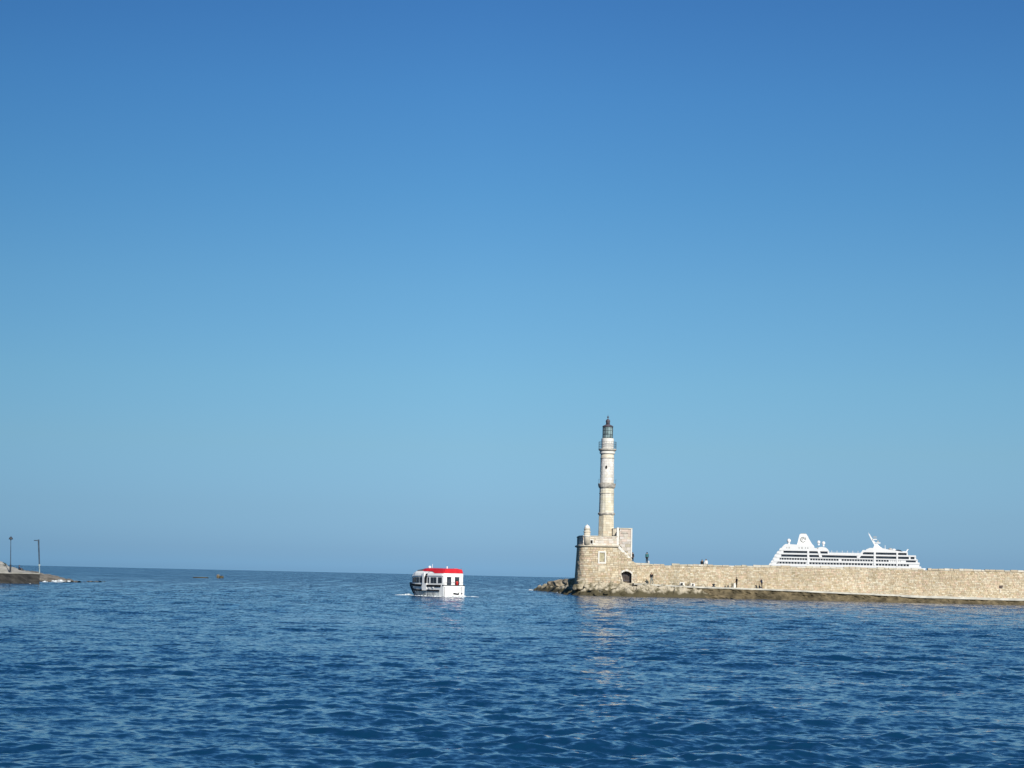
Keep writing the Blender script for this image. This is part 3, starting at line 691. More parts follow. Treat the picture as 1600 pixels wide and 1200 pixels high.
# bell under the top gallery
MB().lathe(LX0, LY, [(1.04, L_(709.8)), (1.16, L_(709.3)), (1.2, L_(707.6)), (1.16, L_(706.8)), (1.18, L_(705.4)), (1.33, L_(704.2)), (1.42, L_(703.2)), (1.42, L_(701.6)), (1.0, L_(701.3))], 32).build('top_gallery', M['gallery'], lh)
MB().lathe(LX0, LY, [(1.195, L_(708.9)), (1.215, L_(708.2)), (1.22, L_(706.3)), (1.20, L_(705.6))], 32).build('gallery_band', M['white'], lh)
MB().lathe(LX0, LY, [(.98, L_(701.5)), (.98, L_(695.2)), (1.02, L_(694.8)), (1.02, L_(694)), (.98, L_(693.6)), (.99, L_(686)), (.97, L_(685.2)), (.5, L_(684.9))], 32).build('watch_room', M['white'], lh)
mb = MB(); n_ = 22
for k in range(n_):
    a = 2*math.pi*k/n_; x_, y_ = LX0 + 1.38*math.cos(a), LY + 1.38*math.sin(a); mb.tube([(x_, y_, L_(702)), (x_, y_, L_(690.5))], .017, n=5)
mb.build('railing_post', M['iron'], lh)
mb = MB()
for zz_ in (L_(690.5), L_(694.3), L_(698)):
    mb.tube([(LX0 + 1.38*math.cos(2*math.pi*k/24), LY + 1.38*math.sin(2*math.pi*k/24), zz_) for k in range(25)], .016, n=5)
mb.build('railing_rail', M['iron'], lh)
lant = MB().lathe(LX0, LY, [(.78, L_(685)), (.78, L_(667))], 12).build('lantern', M['lglass'], lh)
mb = MB()
for k in range(12):
    a = 2*math.pi*k/12; x_, y_ = LX0 + .80*math.cos(a), LY + .80*math.sin(a); mb.tube([(x_, y_, L_(685.2)), (x_, y_, L_(666.8))], .026, n=5)
for py in (684.6, 679, 673, 667): mb.tube([(LX0 + .80*math.cos(2*math.pi*k/12), LY + .80*math.sin(2*math.pi*k/12), L_(py)) for k in range(13)], .024, n=5)
mb.build('glazing_bar', M['iron'], lant)
MB().lathe(LX0, LY, [(.86, L_(667.3)), (.88, L_(666.6)), (.78, L_(665.4)), (.52, L_(664.2)), (.36, L_(663.4)), (.30, L_(662.5))], 24).build('lantern_roof', M['lead'], lh, True)
MB().lathe(LX0, LY, [(.30, L_(662.7)), (.31, L_(660)), (.36, L_(658.5)), (.33, L_(656.8)), (.22, L_(655.6)), (.10, L_(654.6)), (.045, L_(653.6))], 20).build('vent_cowl', M['lead'], lh, True)
MB().ball(LX0, LY, L_(651.8), .15).build('finial_ball', M['lead'], lh, True)
MB().tube([(LX0, LY, L_(654)), (LX0, LY, L_(648))], .04, .02).build('lightning_rod', M['iron'], lh)
# small stair hut leaning on the tower's right side
MB().box((LX0 + 1.0, LY - 1.15, zc + .3), (LX0 + 1.62, LY + .3, L_(826.3))).build('stair_turret', M['trim'], lh)
MB().box((LX0 + .95, LY - 1.2, L_(826.2)), (LX0 + 1.68, LY + .35, L_(825.2))).build('stair_turret_cap', M['gallery'], lh)
terr = MB().box((xl + .65, FY + .65, zc + .12), (xr - .1, FY + 11.5, zc + .3)).build('terrace', M['trim'], bas)

# ---------------------------------------------------------------- cruise ship far behind the wall
SY = 1800.0
class SC:                                   # ship drawing helpers: u metres along the ship, z metres up
    u0 = at(1203, 885, SY).x
    k = SY / FPX
def su(px): return at(px, 870, SY).x
def sz(py): return at(1320, py, SY).z
shp = thing('cruise_ship', 'white cruise ship with ringed funnel anchored beyond the breakwater wall', 'ship', (su(1320), SY + 12, 0))
BM_ = 24.0
def sbox(name, x0, x1, ytop, ybot, m, yo=0.0, depth=BM_, parent=None):
    return MB().box((su(x0), SY + yo, sz(ybot)), (su(x1), SY + yo + depth, sz(ytop))).build(name, M[m], parent or shp)
def sprism(name, pts, m, yo=0.0, depth=BM_, parent=None):
    return MB().prism_xz([(su(a), sz(b_)) for a, b_ in pts], SY + yo, SY + yo + depth).build(name, M[m], parent or shp)
# hull: lofted, bow to the right
secs = [(1199, .70, 889), (1206, .92, 887), (1225, 1, 885.6), (1380, 1, 885.6), (1412, .86, 885.6), (1432, .5, 885.8), (1448, .05, 885)]
mb = MB(); rings = []
for px, w_, yt in secs:
    hw = BM_/2 * w_; cy = SY + 12; x = su(px); xb = su(px - (10 if px > 1420 else 0) + (5 if px < 1206 else 0)); zt = sz(yt)
    rings.append([(x, cy-hw, zt), (xb + (x-xb)*.5, cy-hw*.98, 7), (xb, cy-hw*.9, 0), (xb, cy-hw*.6, -4), (xb, cy+hw*.6, -4), (xb, cy+hw*.9, 0), (xb + (x-xb)*.5, cy+hw*.98, 7), (x, cy+hw, zt)])
mb.loft(rings, True, True); mb.build('hull', M['ship'], shp)
# tiers: full decks of white structure, dark window bands let in between the white deck edges
rows = [('a', 862.3, 865.4), ('b', 868.2, 871.6), ('c', 873.6, 876.3), ('d', 879.7, 882.6)]
tiers = [(1211, 1439.5, 878.0, 886.0), (1214.5, 1436, 872.6, 878.0), (1218.5, 1433, 866.8, 872.6), ]
seg = dict(a=[(1228,1265),(1268.3,1282.5),(1284.5,1297),(1351,1367.3),(1371,1402.2),(1405,1418)],
           b=[(1225,1265),(1268.5,1284),(1288,1342),(1346.5,1367.5),(1371,1402.3),(1405,1421.5),(1424,1430)])
def row_windows(y0, y1, xa, xb, n, gaps, seed):
    rg = random.Random(seed); out = []; x = xa; stp = (xb - xa) / n
    for k in range(n):
        a, b_ = xa + k*stp + stp*.1, xa + (k+1)*stp - stp*.1
        if not any(g0 < (a+b_)/2 < g1 for g0, g1 in gaps): out.append((a, b_))
    return out
seg['c'] = row_windows(0, 0, 1221, 1391, 42, [(1265.5,1268),(1315.5,1318),(1367.7,1370.5)], 3) + [(1417,1432)]
seg['d'] = row_windows(0, 0, 1217, 1422, 44, [(1265.5,1268),(1368,1370.5)], 4)
ext = dict(a=(1225, 1420), b=(1219.5, 1432.5), c=(1215, 1435), d=(1211, 1437.5))
winmesh = {}
for key, y0, y1 in rows:
    e0, e1 = ext[key]
    # recessed dark wall behind, full length; white piers fill what is not window
    sb = sorted(seg[key]); segs_a = [s_ for s_ in sb]
    spans = [(e0, e1)] if key != 'a' else [(1225, 1299), (1349, 1420)]
    for s0, s1 in spans:
        inner = [w_ for w_ in segs_a if w_[0] >= s0 and w_[1] <= s1 + .5]
        sbox('deck_house', s0 + .3, s1 - .3, y0 - .35, y1 + .35, 'ship', 1.0, BM_ - 2.0)
        cur = s0; mbp = MB()
        for a, b_ in inner + [(s1, s1)]:
            if a - cur > .05: mbp.box((su(cur), SY + .05, sz(y1+.3)), (su(a), SY + 1.0, sz(y0-.3)))
            cur = b_
        o = mbp.build('window_pier', M['ship'], shp)
        o['kind'] = 'stuff'
        for a, b_ in inner:
            MB().box((su(a) + .05, SY + .7, sz(y1)), (su(b_) - .05, SY + .99, sz(y0))).build('window', M['shipglass'], shp)
# white deck edges between the rows
for nm, x0, x1, ya, yb_ in (('deck_edge', 1210, 1440, 882.7, 886.2), ('deck_edge', 1213, 1437.5, 876.5, 879.5), ('deck_edge', 1217, 1434, 871.7, 873.5), ('deck_edge', 1221, 1432, 865.7, 868.0)):
    sprism(nm, [(x0, yb_), (x1 + .8, yb_), (x1, ya), (x0 + 1, ya)], 'ship', -.3, BM_ + .6)
sprism('promenade_roof', [(1224, 862.2), (1299.5, 862.2), (1297, 858.5), (1294, 856.2), (1288, 855.2), (1283.5, 855.6), (1282, 857.5), (1277, 857), (1274, 853.6), (1232, 851.6), (1229, 853.4), (1226, 857)], 'ship', 0)
sprism('pool_deck_edge', [(1299, 865.6), (1349, 865.6), (1349, 863.9), (1299, 863.9)], 'ship', 0)
sprism('bridge_roof', [(1349, 862.2), (1420, 862.2), (1419.5, 860.8), (1411, 860.2), (1391, 857.4), (1380, 855.3), (1362, 855.3), (1357, 857.4), (1354, 860)], 'ship', 0)
sprism('slanted_brace', [(1341.6, 872), (1345.8, 872), (1354.5, 858.8), (1351, 858.8)], 'ship', -.6, 1.2)
sprism('slanted_brace', [(1284.2, 871.8), (1287.6, 871.8), (1285.2, 862), (1281.4, 862)], 'ship', -.6, 1.2)
for px in (1266.6, 1369.2, 1403.6): MB().box((su(px) - .75, SY - .6, sz(883)), (su(px) + .75, SY + .3, sz(861.5))).build('vertical_pier', M['ship'], shp)
# stern terraces
for k, (xa, yt, yb_) in enumerate([(1205.5, 881.6, 885.8), (1208.5, 877.2, 881.4), (1211.5, 872.4, 877.0), (1214, 867.5, 872.2), (1217.5, 862.5, 867.3), (1221.5, 857.6, 862.3)]):
    sprism('stern_terrace', [(xa, yb_), (xa + 11, yb_), (xa + 11, yt + .5), (xa + 2.2, yt + .5), (xa + 1, yt + 1.7)], 'ship', -.1, BM_ + .2)
# bow steps
for xa, xb, yt, yb_ in ((1416, 1424, 866.6, 868), (1430, 1434.5, 872, 873.6), (1431, 1436.5, 877, 879.6)):
    sprism('bow_step', [(xa, yb_), (xb + 1, yb_), (xb, yt), (xa, yt)], 'ship', 1.5, BM_ - 3)
for x_ in range(6): MB().box((su(1393.5 + 2.9*x_), SY - .02, sz(876.2)), (su(1394.6 + 2.9*x_), SY + .1, sz(873.9))).build('porthole', M['shipgrey'], shp)
# funnel with emblem
fun = sprism('funnel', [(1248.5, 854), (1250.2, 848), (1251.6, 842), (1253, 836), (1254.4, 835.1), (1263.2, 835.1), (1264.6, 836.3), (1268, 843), (1272, 850), (1276.5, 855)], 'ship', 8, 8)
sprism('funnel_cap', [(1254.6, 835.1), (1263.2, 835.1), (1262.4, 834.3), (1255.2, 834.3)], 'shipgrey', 9, 6)
ec, er = (su(1258.6), sz(844.2)), 2.45
def arc_band(name, r0, r1, a0, a1, n=20, yo=7.86, dx=0, dz=0, t_=.14):
    mb = MB(); ri = []
    for k in range(n + 1):
        a = R(a0 + (a1-a0)*k/n); f = math.sin(math.pi*k/n)**.5 * .5 + .5; c0, c1 = (r0+r1)/2 - (r1-r0)/2*f, (r0+r1)/2 + (r1-r0)/2*f
        x0, z0, x1, z1 = ec[0]+dx+c0*math.cos(a), ec[1]+dz+c0*math.sin(a), ec[0]+dx+c1*math.cos(a), ec[1]+dz+c1*math.sin(a)
        ri.append([(x0, SY+yo, z0), (x1, SY+yo, z1), (x1, SY+yo+t_, z1), (x0, SY+yo+t_, z0)])
    return mb.loft(ri).build(name, M['emblem'], shp)
M['emblem'] = mat('emblem_bronze_grey', (0.16, 0.16, 0.14), .5, .1, .5)
arc_band('funnel_emblem', er*.80, er*1.08, 60, 330); arc_band('funnel_emblem', er*.45, er*.66, -10, 215, dx=.4, dz=-.1); arc_band('funnel_emblem', er*.8, er*1.0, -20, 50, dx=.3, dz=.5)
# satellite domes
for px, py, r in ((1236.3, 846.3, 3.2), (1282.8, 847.6, 2.6), (1290.3, 848.9, 2.7)):
    cx, cz = su(px), sz(py); rr = r * SC.k
    d_ = MB().ball(cx, SY + 10, cz, rr, 20, sz=1.06).build('satellite_dome', M['ship'], shp, True)
    MB().lathe(cx, SY + 10, [(rr*.55, cz - rr*1.9), (rr*.5, cz - rr*.8)], 12).build('dome_pedestal', M['ship'], shp)
for px, w_ in ((1233, 1.2), (1236.5, 1.6), (1252, 1.5), (1256, 2.6), (1262, 1.2), (1265.5, 1.6), (1280.5, 1.8)):
    MB().box((su(px), SY - .05, sz(858.6)), (su(px + w_), SY + .3, sz(856.2))).build('service_door', M['shipgrey'], shp)
# deck lamps over the pool deck
for k in range(6): MB().tube([(su(1303.2 + 8.1*k), SY + 1, sz(864)), (su(1303.2 + 8.1*k), SY + 1, sz(860.4))], .22, n=6).build('deck_lamp_post', M['ship'], shp)
mb = MB().tube([(su(1299), SY+.5, sz(862.9)), (su(1350), SY+.5, sz(862.9))], .08, n=4)
mb.build('deck_rail', M['ship'], shp)
# mast
mst = sprism('mast', [(1367, 855.5), (1382, 855.5), (1377, 852), (1374.6, 849.2), (1371.4, 847.2), (1366.6, 841.5), (1361.2, 832.6), (1359.9, 833.2), (1363.8, 841.5), (1367.6, 848.2), (1369, 851)], 'ship', 10, 2.2)
sprism('radar_platform', [(1366.6, 842.6), (1373.2, 842.0), (1373, 840.8), (1366, 841.0)], 'ship', 9.4, 3.4, mst)
sprism('radar_platform', [(1370, 847.9), (1378.2, 847.9), (1378.4, 846.2), (1370.6, 846.4)], 'ship', 9.4, 3.4, mst)
MB().box((su(1366.8), SY + 10.6, sz(838.3)), (su(1372.6), SY + 11.2, sz(837.2))).build('radar_bar', M['shipgrey'], mst)
MB().tube([(su(1369.8), SY+11, sz(841)), (su(1369.8), SY+11, sz(835.6))], .3, .15, n=6).build('radar_post', M['shipgrey'], mst)
MB().box((su(1373), SY + 10.6, sz(846)), (su(1376), SY + 11.4, sz(843.4))).build('radar_box', M['shipgrey'], mst)
MB().tube([(su(1360.6), SY+11, sz(833)), (su(1359.6), SY+11, sz(830.6))], .14, .06, n=5).build('antenna', M['ship'], mst)
MB().tube([(su(1385.3), SY+5, sz(857)), (su(1385.3), SY+5, sz(850.2))], .3, .2, n=6).build('whip_antenna', M['ship'], shp)
for px, py, r, m in ((1393.5, 856.6, 2.2, 'shipgrey'), (1399, 857.3, 2.0, 'ship')):
    MB().ball(su(px), SY + 9, sz(py), r*SC.k, 14, 1.5, .9).build('radome', M[m], shp, True)
sprism('dark_canopy', [(1400.5, 860.6), (1412, 860.6), (1409.6, 858), (1405.5, 857), (1402.2, 857.6)], 'shipglass', 4, 12)
sprism('bow_wing', [(1415.6, 862), (1418, 862), (1421.4, 856.2), (1419.6, 855.8)], 'ship', 4, 1.4)
sprism('bow_wing_foot', [(1411, 860.9), (1418, 860.9), (1416.4, 859.4), (1412, 859.6)], 'ship', 4, 3)

shp.rotation_euler = (0, 0, R(-9.8))

# ---------------------------------------------------------------- tender boat
TY = 238.5
tc_ = at(709.3, 932, TY)
HD = R(90 + 42.0)
TX = Matrix.Translation((tc_.x, TY, 0.02)) @ Matrix.Rotation(HD, 4, 'Z') @ Matrix.Rotation(R(.6), 4, 'Y') @ Matrix.Diagonal((.60, 1.21, 1, 1))
tb = thing('tender_boat', 'white passenger tender boat with red roof heading out to sea', 'boat', (tc_.x, TY, 0))
HB = 1.42; LT = 11.6
hs = [(0, 1.40, 1.36, 1.34), (1.2, 1.42, 1.38, 1.34), (5.5, 1.46, 1.36, 1.36), (9.2, 1.34, 1.08, 1.42), (11.4, 1.05, .6, 1.5), (13.0, .55, .2, 1.58), (14.2, .1, .03, 1.64)]
def hull_at(x):
    for (a, b1, b2, zt), (c, d1, d2, zu) in zip(hs, hs[1:]):
        if x <= c:
            f = (x-a)/(c-a); return b1+(d1-b1)*f, b2+(d2-b2)*f, zt+(zu-zt)*f
    return hs[-1][1:]
def tbuild(mb, name, m, parent=tb, smooth=False): return mb.build(name, M[m] if isinstance(m, str) else m, parent, smooth, TX)
def band(x0, x1, f0, f1, out=.012, both=True, n=10, zoff=0):
    """strip along the hull side between height fractions f0..f1 of the freeboard"""
    mb = MB()
    for sgn in ((1, -1) if both else (1,)):
        ri = []
        for k in range(n + 1):
            x = x0 + (x1-x0)*k/n; bt, bw, zt = hull_at(x)
            y0, y1 = bw + (bt-bw)*f0, bw + (bt-bw)*f1; z0, z1 = zt*f0 + zoff, zt*f1 + zoff
            rk = lambda f: x - (0 if x < 9 else (x-9)*.34*(1-f)); ri.append([(rk(f0), sgn*(y0-.05), z0), (rk(f0), sgn*(y0+out), z0), (rk(f1), sgn*(y1+out), z1), (rk(f1), sgn*(y1-.05), z1)])
        mb.loft(ri)
    return mb
mb = MB(); ri = []
for x, bt, bw, zt in hs:
    xw = x - (0 if x < 9 else (x-9)*.34)
    ri.append([(x, bt, zt), (xw, bw, 0), (xw, bw*.5, -.5), (xw, -bw*.5, -.5), (xw, -bw, 0), (x, -bt, zt)])
mb.loft(ri); tbuild(mb, 'hull', 'boat')
tbuild(band(1.35, 12.2, .02, .40, .008), 'lower_hull_panel', 'boatlow')
for x in (3.3, 5.1, 7.4, 9.2): tbuild(band(x, x + .07, .03, .40, .03, n=2), 'hull_rib', 'boatgrey')
tbuild(band(1.35, 13.2, .46, .60, .07, n=14), 'rub_rail', 'boatdark')
tbuild(band(.9, 12.4, .86, 1.06, .04, n=14), 'gunwale_band', 'boatdark')
tbuild(band(11.2, 14.2, .25, 1.03, .03, n=8), 'bow_fender', 'boatnavy')
mb = MB(); mb.tube([(14.2, 0, 1.66), (14.0, 0, 1.2), (13.2, 0, .5), (12.6, 0, .1)], .17, .10, n=8); tbuild(mb, 'stem_fender', 'boatnavy')
tbuild(MB().box((-.05, -1.44, 1.335), (.45, 1.44, 1.42)), 'transom_cap', 'boatdark')
tbuild(MB().box((-.03, -.98, .10), (-.005, -.90, 1.22)).box((-.03, 1.22, .10), (-.005, 1.30, 1.22)), 'transom_seam', 'boatgrey')['kind'] = 'stuff'
# transom marks: exhaust and outlets
tbuild(MB().add([(-.06, .10, .28), (-.06, -.62, .20), (-.06, -.72, .62), (-.06, -.52, .40), (-.06, .10, .50), (.01, .10, .28), (.01, -.62, .20), (.01, -.72, .62), (.01, -.52, .40), (.01, .10, .50)],
        [(0,1,2,3,4),(9,8,7,6,5),(0,5,6,1),(1,6,7,2),(2,7,8,3),(3,8,9,4),(4,9,5,0)]), 'exhaust_outlet', 'boatdark')
for y_, z_0, r_0 in ((-1.06, .40, .09), (.42, .38, .06)):
    mb = MB(); mb.loft([[(-.05, y_ + r_0*math.cos(a_*math.pi/5), z_0 + r_0*math.sin(a_*math.pi/5)) for a_ in range(10)], [(.0, y_ + r_0*math.cos(a_*math.pi/5), z_0 + r_0*math.sin(a_*math.pi/5)) for a_ in range(10)]]); tbuild(mb, 'drain_cap', 'boatgrey')
# name on the transom: too small to read in the photograph, kept as faint strokes
mb = MB(); rg = random.Random(2)
y_ = .55
for k in range(14):
    if k == 7: y_ -= .16; continue
    h = rg.uniform(.07, .11); mb.box((-.012, y_ - .05, .98), (-.004, y_, .98 + h)); y_ -= .095
M['letter'] = mat('faded_letter_red', (0.45, 0.28, 0.28), .6, .1, 3)
o = tbuild(mb, 'lettering', 'letter'); o['kind'] = 'stuff'
# cabin shell: white lower wall with windows, bulged shoulder, red roof
cs = [(.30, 1.30, 1.34), (1.0, 1.34, 1.34), (5.5, 1.38, 1.38), (9.3, 1.30, 1.45), (10.8, 1.12, 1.52), (11.7, .85, 1.58)]
def cab_at(x):
    for (a, b1, z1), (c, d1, z2) in zip(cs, cs[1:]):
        if x <= c: f = max(0, (x-a)/(c-a)); return b1+(d1-b1)*f, z1+(z2-z1)*f
    return cs[-1][1:]
mb = MB(); ri = []
for x in (.30, .6, 1.0, 2.5, 4, 5.5, 7, 8.4, 9.6, 10.8, 11.6):
    bw, zb = cab_at(x); dr = 0 if x < 9.8 else (x-9.8)**1.3*.2; bx = 0 if x > .5 else .04
    ri.append([(x, bw, zb-.1), (x, bw, 2.42-dr*.5), (x, bw+.06-bx, 2.55-dr*.6), (x, bw-.0, 2.84-dr), (x, bw-.16, 3.12-dr), (x, -bw+.16, 3.12-dr), (x, -bw, 2.84-dr), (x, -bw-.06+bx, 2.55-dr*.6), (x, -bw, 2.42-dr*.5), (x, -bw, zb-.1)])
mb.loft(ri); tbuild(mb, 'cabin', 'boat')
def cabwin(name, x0, x1, z0, z1, m='boatglass', out=.012, parent=tb, fr=True):
    for sgn in (1, -1):
        mb = MB(); b0, b1 = cab_at(x0)[0], cab_at(x1)[0]
        mb.add([(x0, sgn*(b0-.04), z0), (x1, sgn*(b1-.04), z0), (x1, sgn*(b1-.04), z1), (x0, sgn*(b0-.04), z1), (x0, sgn*(b0+out), z0), (x1, sgn*(b1+out), z0), (x1, sgn*(b1+out), z1), (x0, sgn*(b0+out), z1)],
               [(3,2,1,0),(4,5,6,7),(0,1,5,4),(1,2,6,5),(2,3,7,6),(3,0,4,7)])
        w_ = tbuild(mb, name, m, parent)
for x0, x1 in ((.75, 1.95), (2.45, 3.28), (3.36, 4.25), (4.75, 5.2), (7.1, 7.95), (8.1, 9.0), (9.15, 9.95), (10.1, 10.75)): cabwin('window', x0, x1, 1.62 + (.05 if x1 > 7 else 0), 2.36 - (.08 if x1 > 10 else 0))
# boarding hatch on the port side: tall white door panel with curved black opening
for sgn in (1,):
    tbuild(MB().box((5.35, 1.40, .72), (6.75, 1.50, 1.60)), 'boarding_door', 'boat')
    mb = MB(); pts = [(5.55, 1.60), (5.95, 1.60), (6.0, 2.3), (5.75, 2.75), (5.25, 2.99), (4.85, 3.0), (5.2, 2.7), (5.45, 2.3)]
    ri = [[(x, 1.36 if z < 2.6 else 1.36 - (z-2.6)*.5, z) for x, z in pts], [(x, 1.49 if z < 2.6 else 1.49 - (z-2.6)*.5, z) for x, z in pts]]
    mb.loft(ri); tbuild(mb, 'open_hatch', 'boatdark')
    tbuild(MB().box((6.1, 1.40, 1.62), (6.75, 1.47, 2.9)).box((6.8, 1.38, .95), (7.05, 1.46, 1.3)), 'hatch_door_leaf', 'boat')['kind'] = 'stuff'
for x, z, w_ in ((4.3, .95, .5), (3.1, 1.0, .4), (9.6, 1.05, .5), (5.05, .90, .3)): tbuild(MB().box((x, 1.36 if x < 9 else .96, z), (x+w_, (1.47 if x < 9 else 1.06), z+.18)), 'fairlead_plate', 'boat')
# roof
mb = MB(); ri = []
for x, b0, b1, z0, z1 in ((.22, 1.28, 1.12, 2.88, 3.40), (.7, 1.34, 1.14, 2.84, 3.45), (3.0, 1.38, 1.12, 2.86, 3.48), (3.9, 1.30, 1.12, 3.08, 3.50), (6.5, 1.24, 1.08, 3.11, 3.53), (7.4, 1.16, .98, 3.11, 3.49), (7.8, 1.08, .88, 3.10, 3.42)):
    ri.append([(x, b0, z0), (x, b1, z1-.06), (x, b1*.6, z1), (x, -b1*.6, z1), (x, -b1, z1-.06), (x, -b0, z0)])
mb.loft(ri); tbuild(mb, 'red_roof', 'boatred')
mb = MB(); mb.loft([[(7.83, 1.10, 3.05), (7.83, .86, 3.40), (7.83, -.86, 3.40), (7.83, -1.10, 3.05)], [(10.4, .98, 2.84), (10.1, .72, 3.26), (10.1, -.72, 3.26), (10.4, -.98, 2.84)], [(11.3, .75, 2.68), (10.9, .5, 2.96), (10.9, -.5, 2.96), (11.3, -.75, 2.68)]]); tbuild(mb, 'wheelhouse_windscreen', 'boatgrey')
tbuild(MB().box((1.0, .5, 3.42), (1.1, .6, 3.72)), 'stern_light_post', 'boat')
tbuild(MB().ball(7.2, .3, 3.62, .17, 12), 'radar_dome', 'boat', smooth=True)
tbuild(MB().tube([(6.6, .2, 3.5), (6.6, .2, 4.0)], .02, n=5), 'antenna', 'boat')
tbuild(MB().box((.6, -.7, 3.36), (1.3, -.2, 3.47)), 'roof_hatch', mat('red_hatch_lighter', (0.62, 0.10, 0.10), .4, .05, 1.0))
tbuild(MB().tube([(.25, -1.05, 3.02), (.25, -1.05, 3.52), (.5, -1.05, 3.55)], .02, n=5), 'roof_rail', 'boatgrey')
# aft wall: two openings with white post between
for y0, y1, z0, z1 in ((.30, .86, 1.45, 2.42), (-.78, -.20, 1.45, 2.42), ):
    tbuild(MB().box((.22, y0, z0), (.302, y1, z1)), 'stern_window', 'boatglass')
    tbuild(MB().box((.20, y0-.06, z1+.004), (.31, y1+.06, z1+.05)), 'window_head', 'boat')
tbuild(MB().box((.15, -.10, 1.43), (.23, .02, 2.5)), 'stern_post', 'boat')
tbuild(MB().tube([(.05, 1.3, 1.42), (.05, 1.3, 1.75), (.05, -1.3, 1.75), (.05, -1.3, 1.42)], .018, n=5), 'stern_rail', 'boatgrey')

# ---------------------------------------------------------------- people
def flatmat(name, c, rough=.8): return mat(name, c, rough, .08, 3.0)
SKIN = flatmat('skin', (0.36, 0.22, 0.15)); HAIR = flatmat('dark_hair', (0.02, 0.015, 0.012))
def person(loc, rz, label, top, legs_c, pose='stand', lean=0.0, h=1.72, group=None, hair=HAIR, bag=None):
    """one continuous skinned body; clothing and hair are separate meshes over it"""
    s_ = h / 1.72
    if pose == 'stand':
        hip, kneeL, kneeR, ftL, ftR = (0,0,.92), (.10,-.02,.50), (-.10,.03,.50), (.12,0,.07), (-.12,.05,.07); toeL, toeR = (.14,-.17,.03), (-.14,-.12,.03)
        hands = [((.24,0,1.18), (.25,-.06,.90)), ((-.24,0,1.18), (-.23,-.12,.92))]; zoff = 0
    elif pose == 'lean':
        hip, kneeL, kneeR, ftL, ftR = (0,.0,.90), (.08,-.12,.52), (-.12,.06,.48), (.10,-.02,.07), (-.14,.16,.07); toeL, toeR = (.12,-.18,.03), (-.16,0,.03)
        hands = [((.26,-.18,1.1), (.16,-.40,1.2)), ((-.26,-.1,1.15), (-.1,-.38,1.18))]; zoff = 0
    else:
        hip, kneeL, kneeR, ftL, ftR = (0,0,.12), (.12,-.42,.34), (-.12,-.46,.30), (.12,-.70,.06), (-.12,-.74,.06); toeL, toeR = (.13,-.84,.10), (-.13,-.88,.10)
        hands = [((.25,-.12,.38), (.14,-.36,.36)), ((-.25,-.12,.38), (-.14,-.36,.34))]; zoff = -.80
    def up(x, y, z): return (x, y - lean*(z+zoff-.9 if True else 0), z + zoff)
    chest, neck, head, crown = up(0,.0,1.30), up(0,-.01,1.48), up(0,-.03,1.58), up(0,-.02,1.68)
    shL, shR = up(.19,0,1.41), up(-.19,0,1.41); waist = up(0,0,1.08)
    def hz(p): return p if pose == 'sit' else up(p[0], p[1], p[2])
    V = [hip, waist, chest, neck, head, crown, shL, hz(hands[0][0]), hz(hands[0][1]), shR, hz(hands[1][0]), hz(hands[1][1]), kneeL, ftL, toeL, kneeR, ftR, toeR, (.09, hip[1], hip[2]-.04), (-.09, hip[1], hip[2]-.04)]
    E_ = [(0,1),(1,2),(2,3),(3,4),(4,5),(2,6),(6,7),(7,8),(2,9),(9,10),(10,11),(0,18),(18,12),(12,13),(13,14),(0,19),(19,15),(15,16),(16,17)]
    rad = [.14,.125,.145,.055,.095,.075,.07,.047,.036,.07,.047,.036,.062,.042,.035,.062,.042,.035,.095,.095]
    # hands: five short fingers each
    for hi in (8, 11):
        p = Vector(V[hi]); el = Vector(V[hi-1]); d = (p - el).normalized(); sd_ = d.cross(Vector((0,1,.1))).normalized()
        for q in range(4):
            V.append(tuple(p + d*(.10 + .012*(1.5-abs(q-1.5))) + sd_*(.018*(q-1.5)) + Vector((0,-.01,0)))); E_.append((hi, len(V)-1)); rad.append(.009)
        V.append(tuple(p + d*.05 + sd_*.045)); E_.append((hi, len(V)-1)); rad.append(.010)
    me = bpy.data.meshes.new('tmp'); me.from_pydata([tuple(Vector(v)*s_) for v in V], E_, [])
    o = bpy.data.objects.new('tmp', me); col.objects.link(o)
    sk = o.modifiers.new('s', 'SKIN'); sv = me.skin_vertices[0].data
    for k, r_ in enumerate(rad):
        rx = r_ * s_; sv[k].radius = (rx * (1.25 if k in (0,1,2) else 1), rx * (.85 if k in (0,1,2) else 1)); sv[k].use_root = (k == 0)
    sub = o.modifiers.new('d', 'SUBSURF'); sub.levels = 1; sub.render_levels = 1
    dg = bpy.context.evaluated_depsgraph_get(); me2 = bpy.data.meshes.new_from_object(o.evaluated_get(dg)); bpy.data.objects.remove(o)
    # nose and ears pulled out of the head surface, eyes pressed in
    hd = Vector(head) * s_
    for v in me2.vertices:
        d = v.co - hd
        if d.length < .14*s_:
            if d.y < -.06*s_ and abs(d.x) < .03*s_ and -.03*s_ < d.z < .03*s_: v.co.y -= .022*s_
            if abs(d.x) > .07*s_ and abs(d.z) < .03*s_: v.co.x *= 1.12
    me2.name = 'body'; me2.materials.clear(); me2.materials.append(SKIN)
    for p in me2.polygons: p.use_smooth = True; p.material_index = 0
    root = thing('person', label, 'person', loc, group); root.rotation_euler = (0, 0, rz)
    b_ = bpy.data.objects.new('body', me2); col.objects.link(b_); b_.parent = root
    # clothes: the same surface, pushed out a little, cut at neck, wrists, waist and ankles
    legs_i = {0, 18, 19, 12, 15}
    P = [Vector(v)*s_ for v in V]
    def nearest(c):
        best, bk, bt = 9, 0, 0
        for k, (a, b2) in enumerate(E_):
            ab = P[b2]-P[a]; t_ = max(0, min(1, (c-P[a]).dot(ab)/ab.length_squared)); dd = (c-P[a]-ab*t_).length
            if dd < best: best, bk, bt = dd, k, t_
        return bk, bt
    near = [nearest(p.center) for p in me2.polygons]
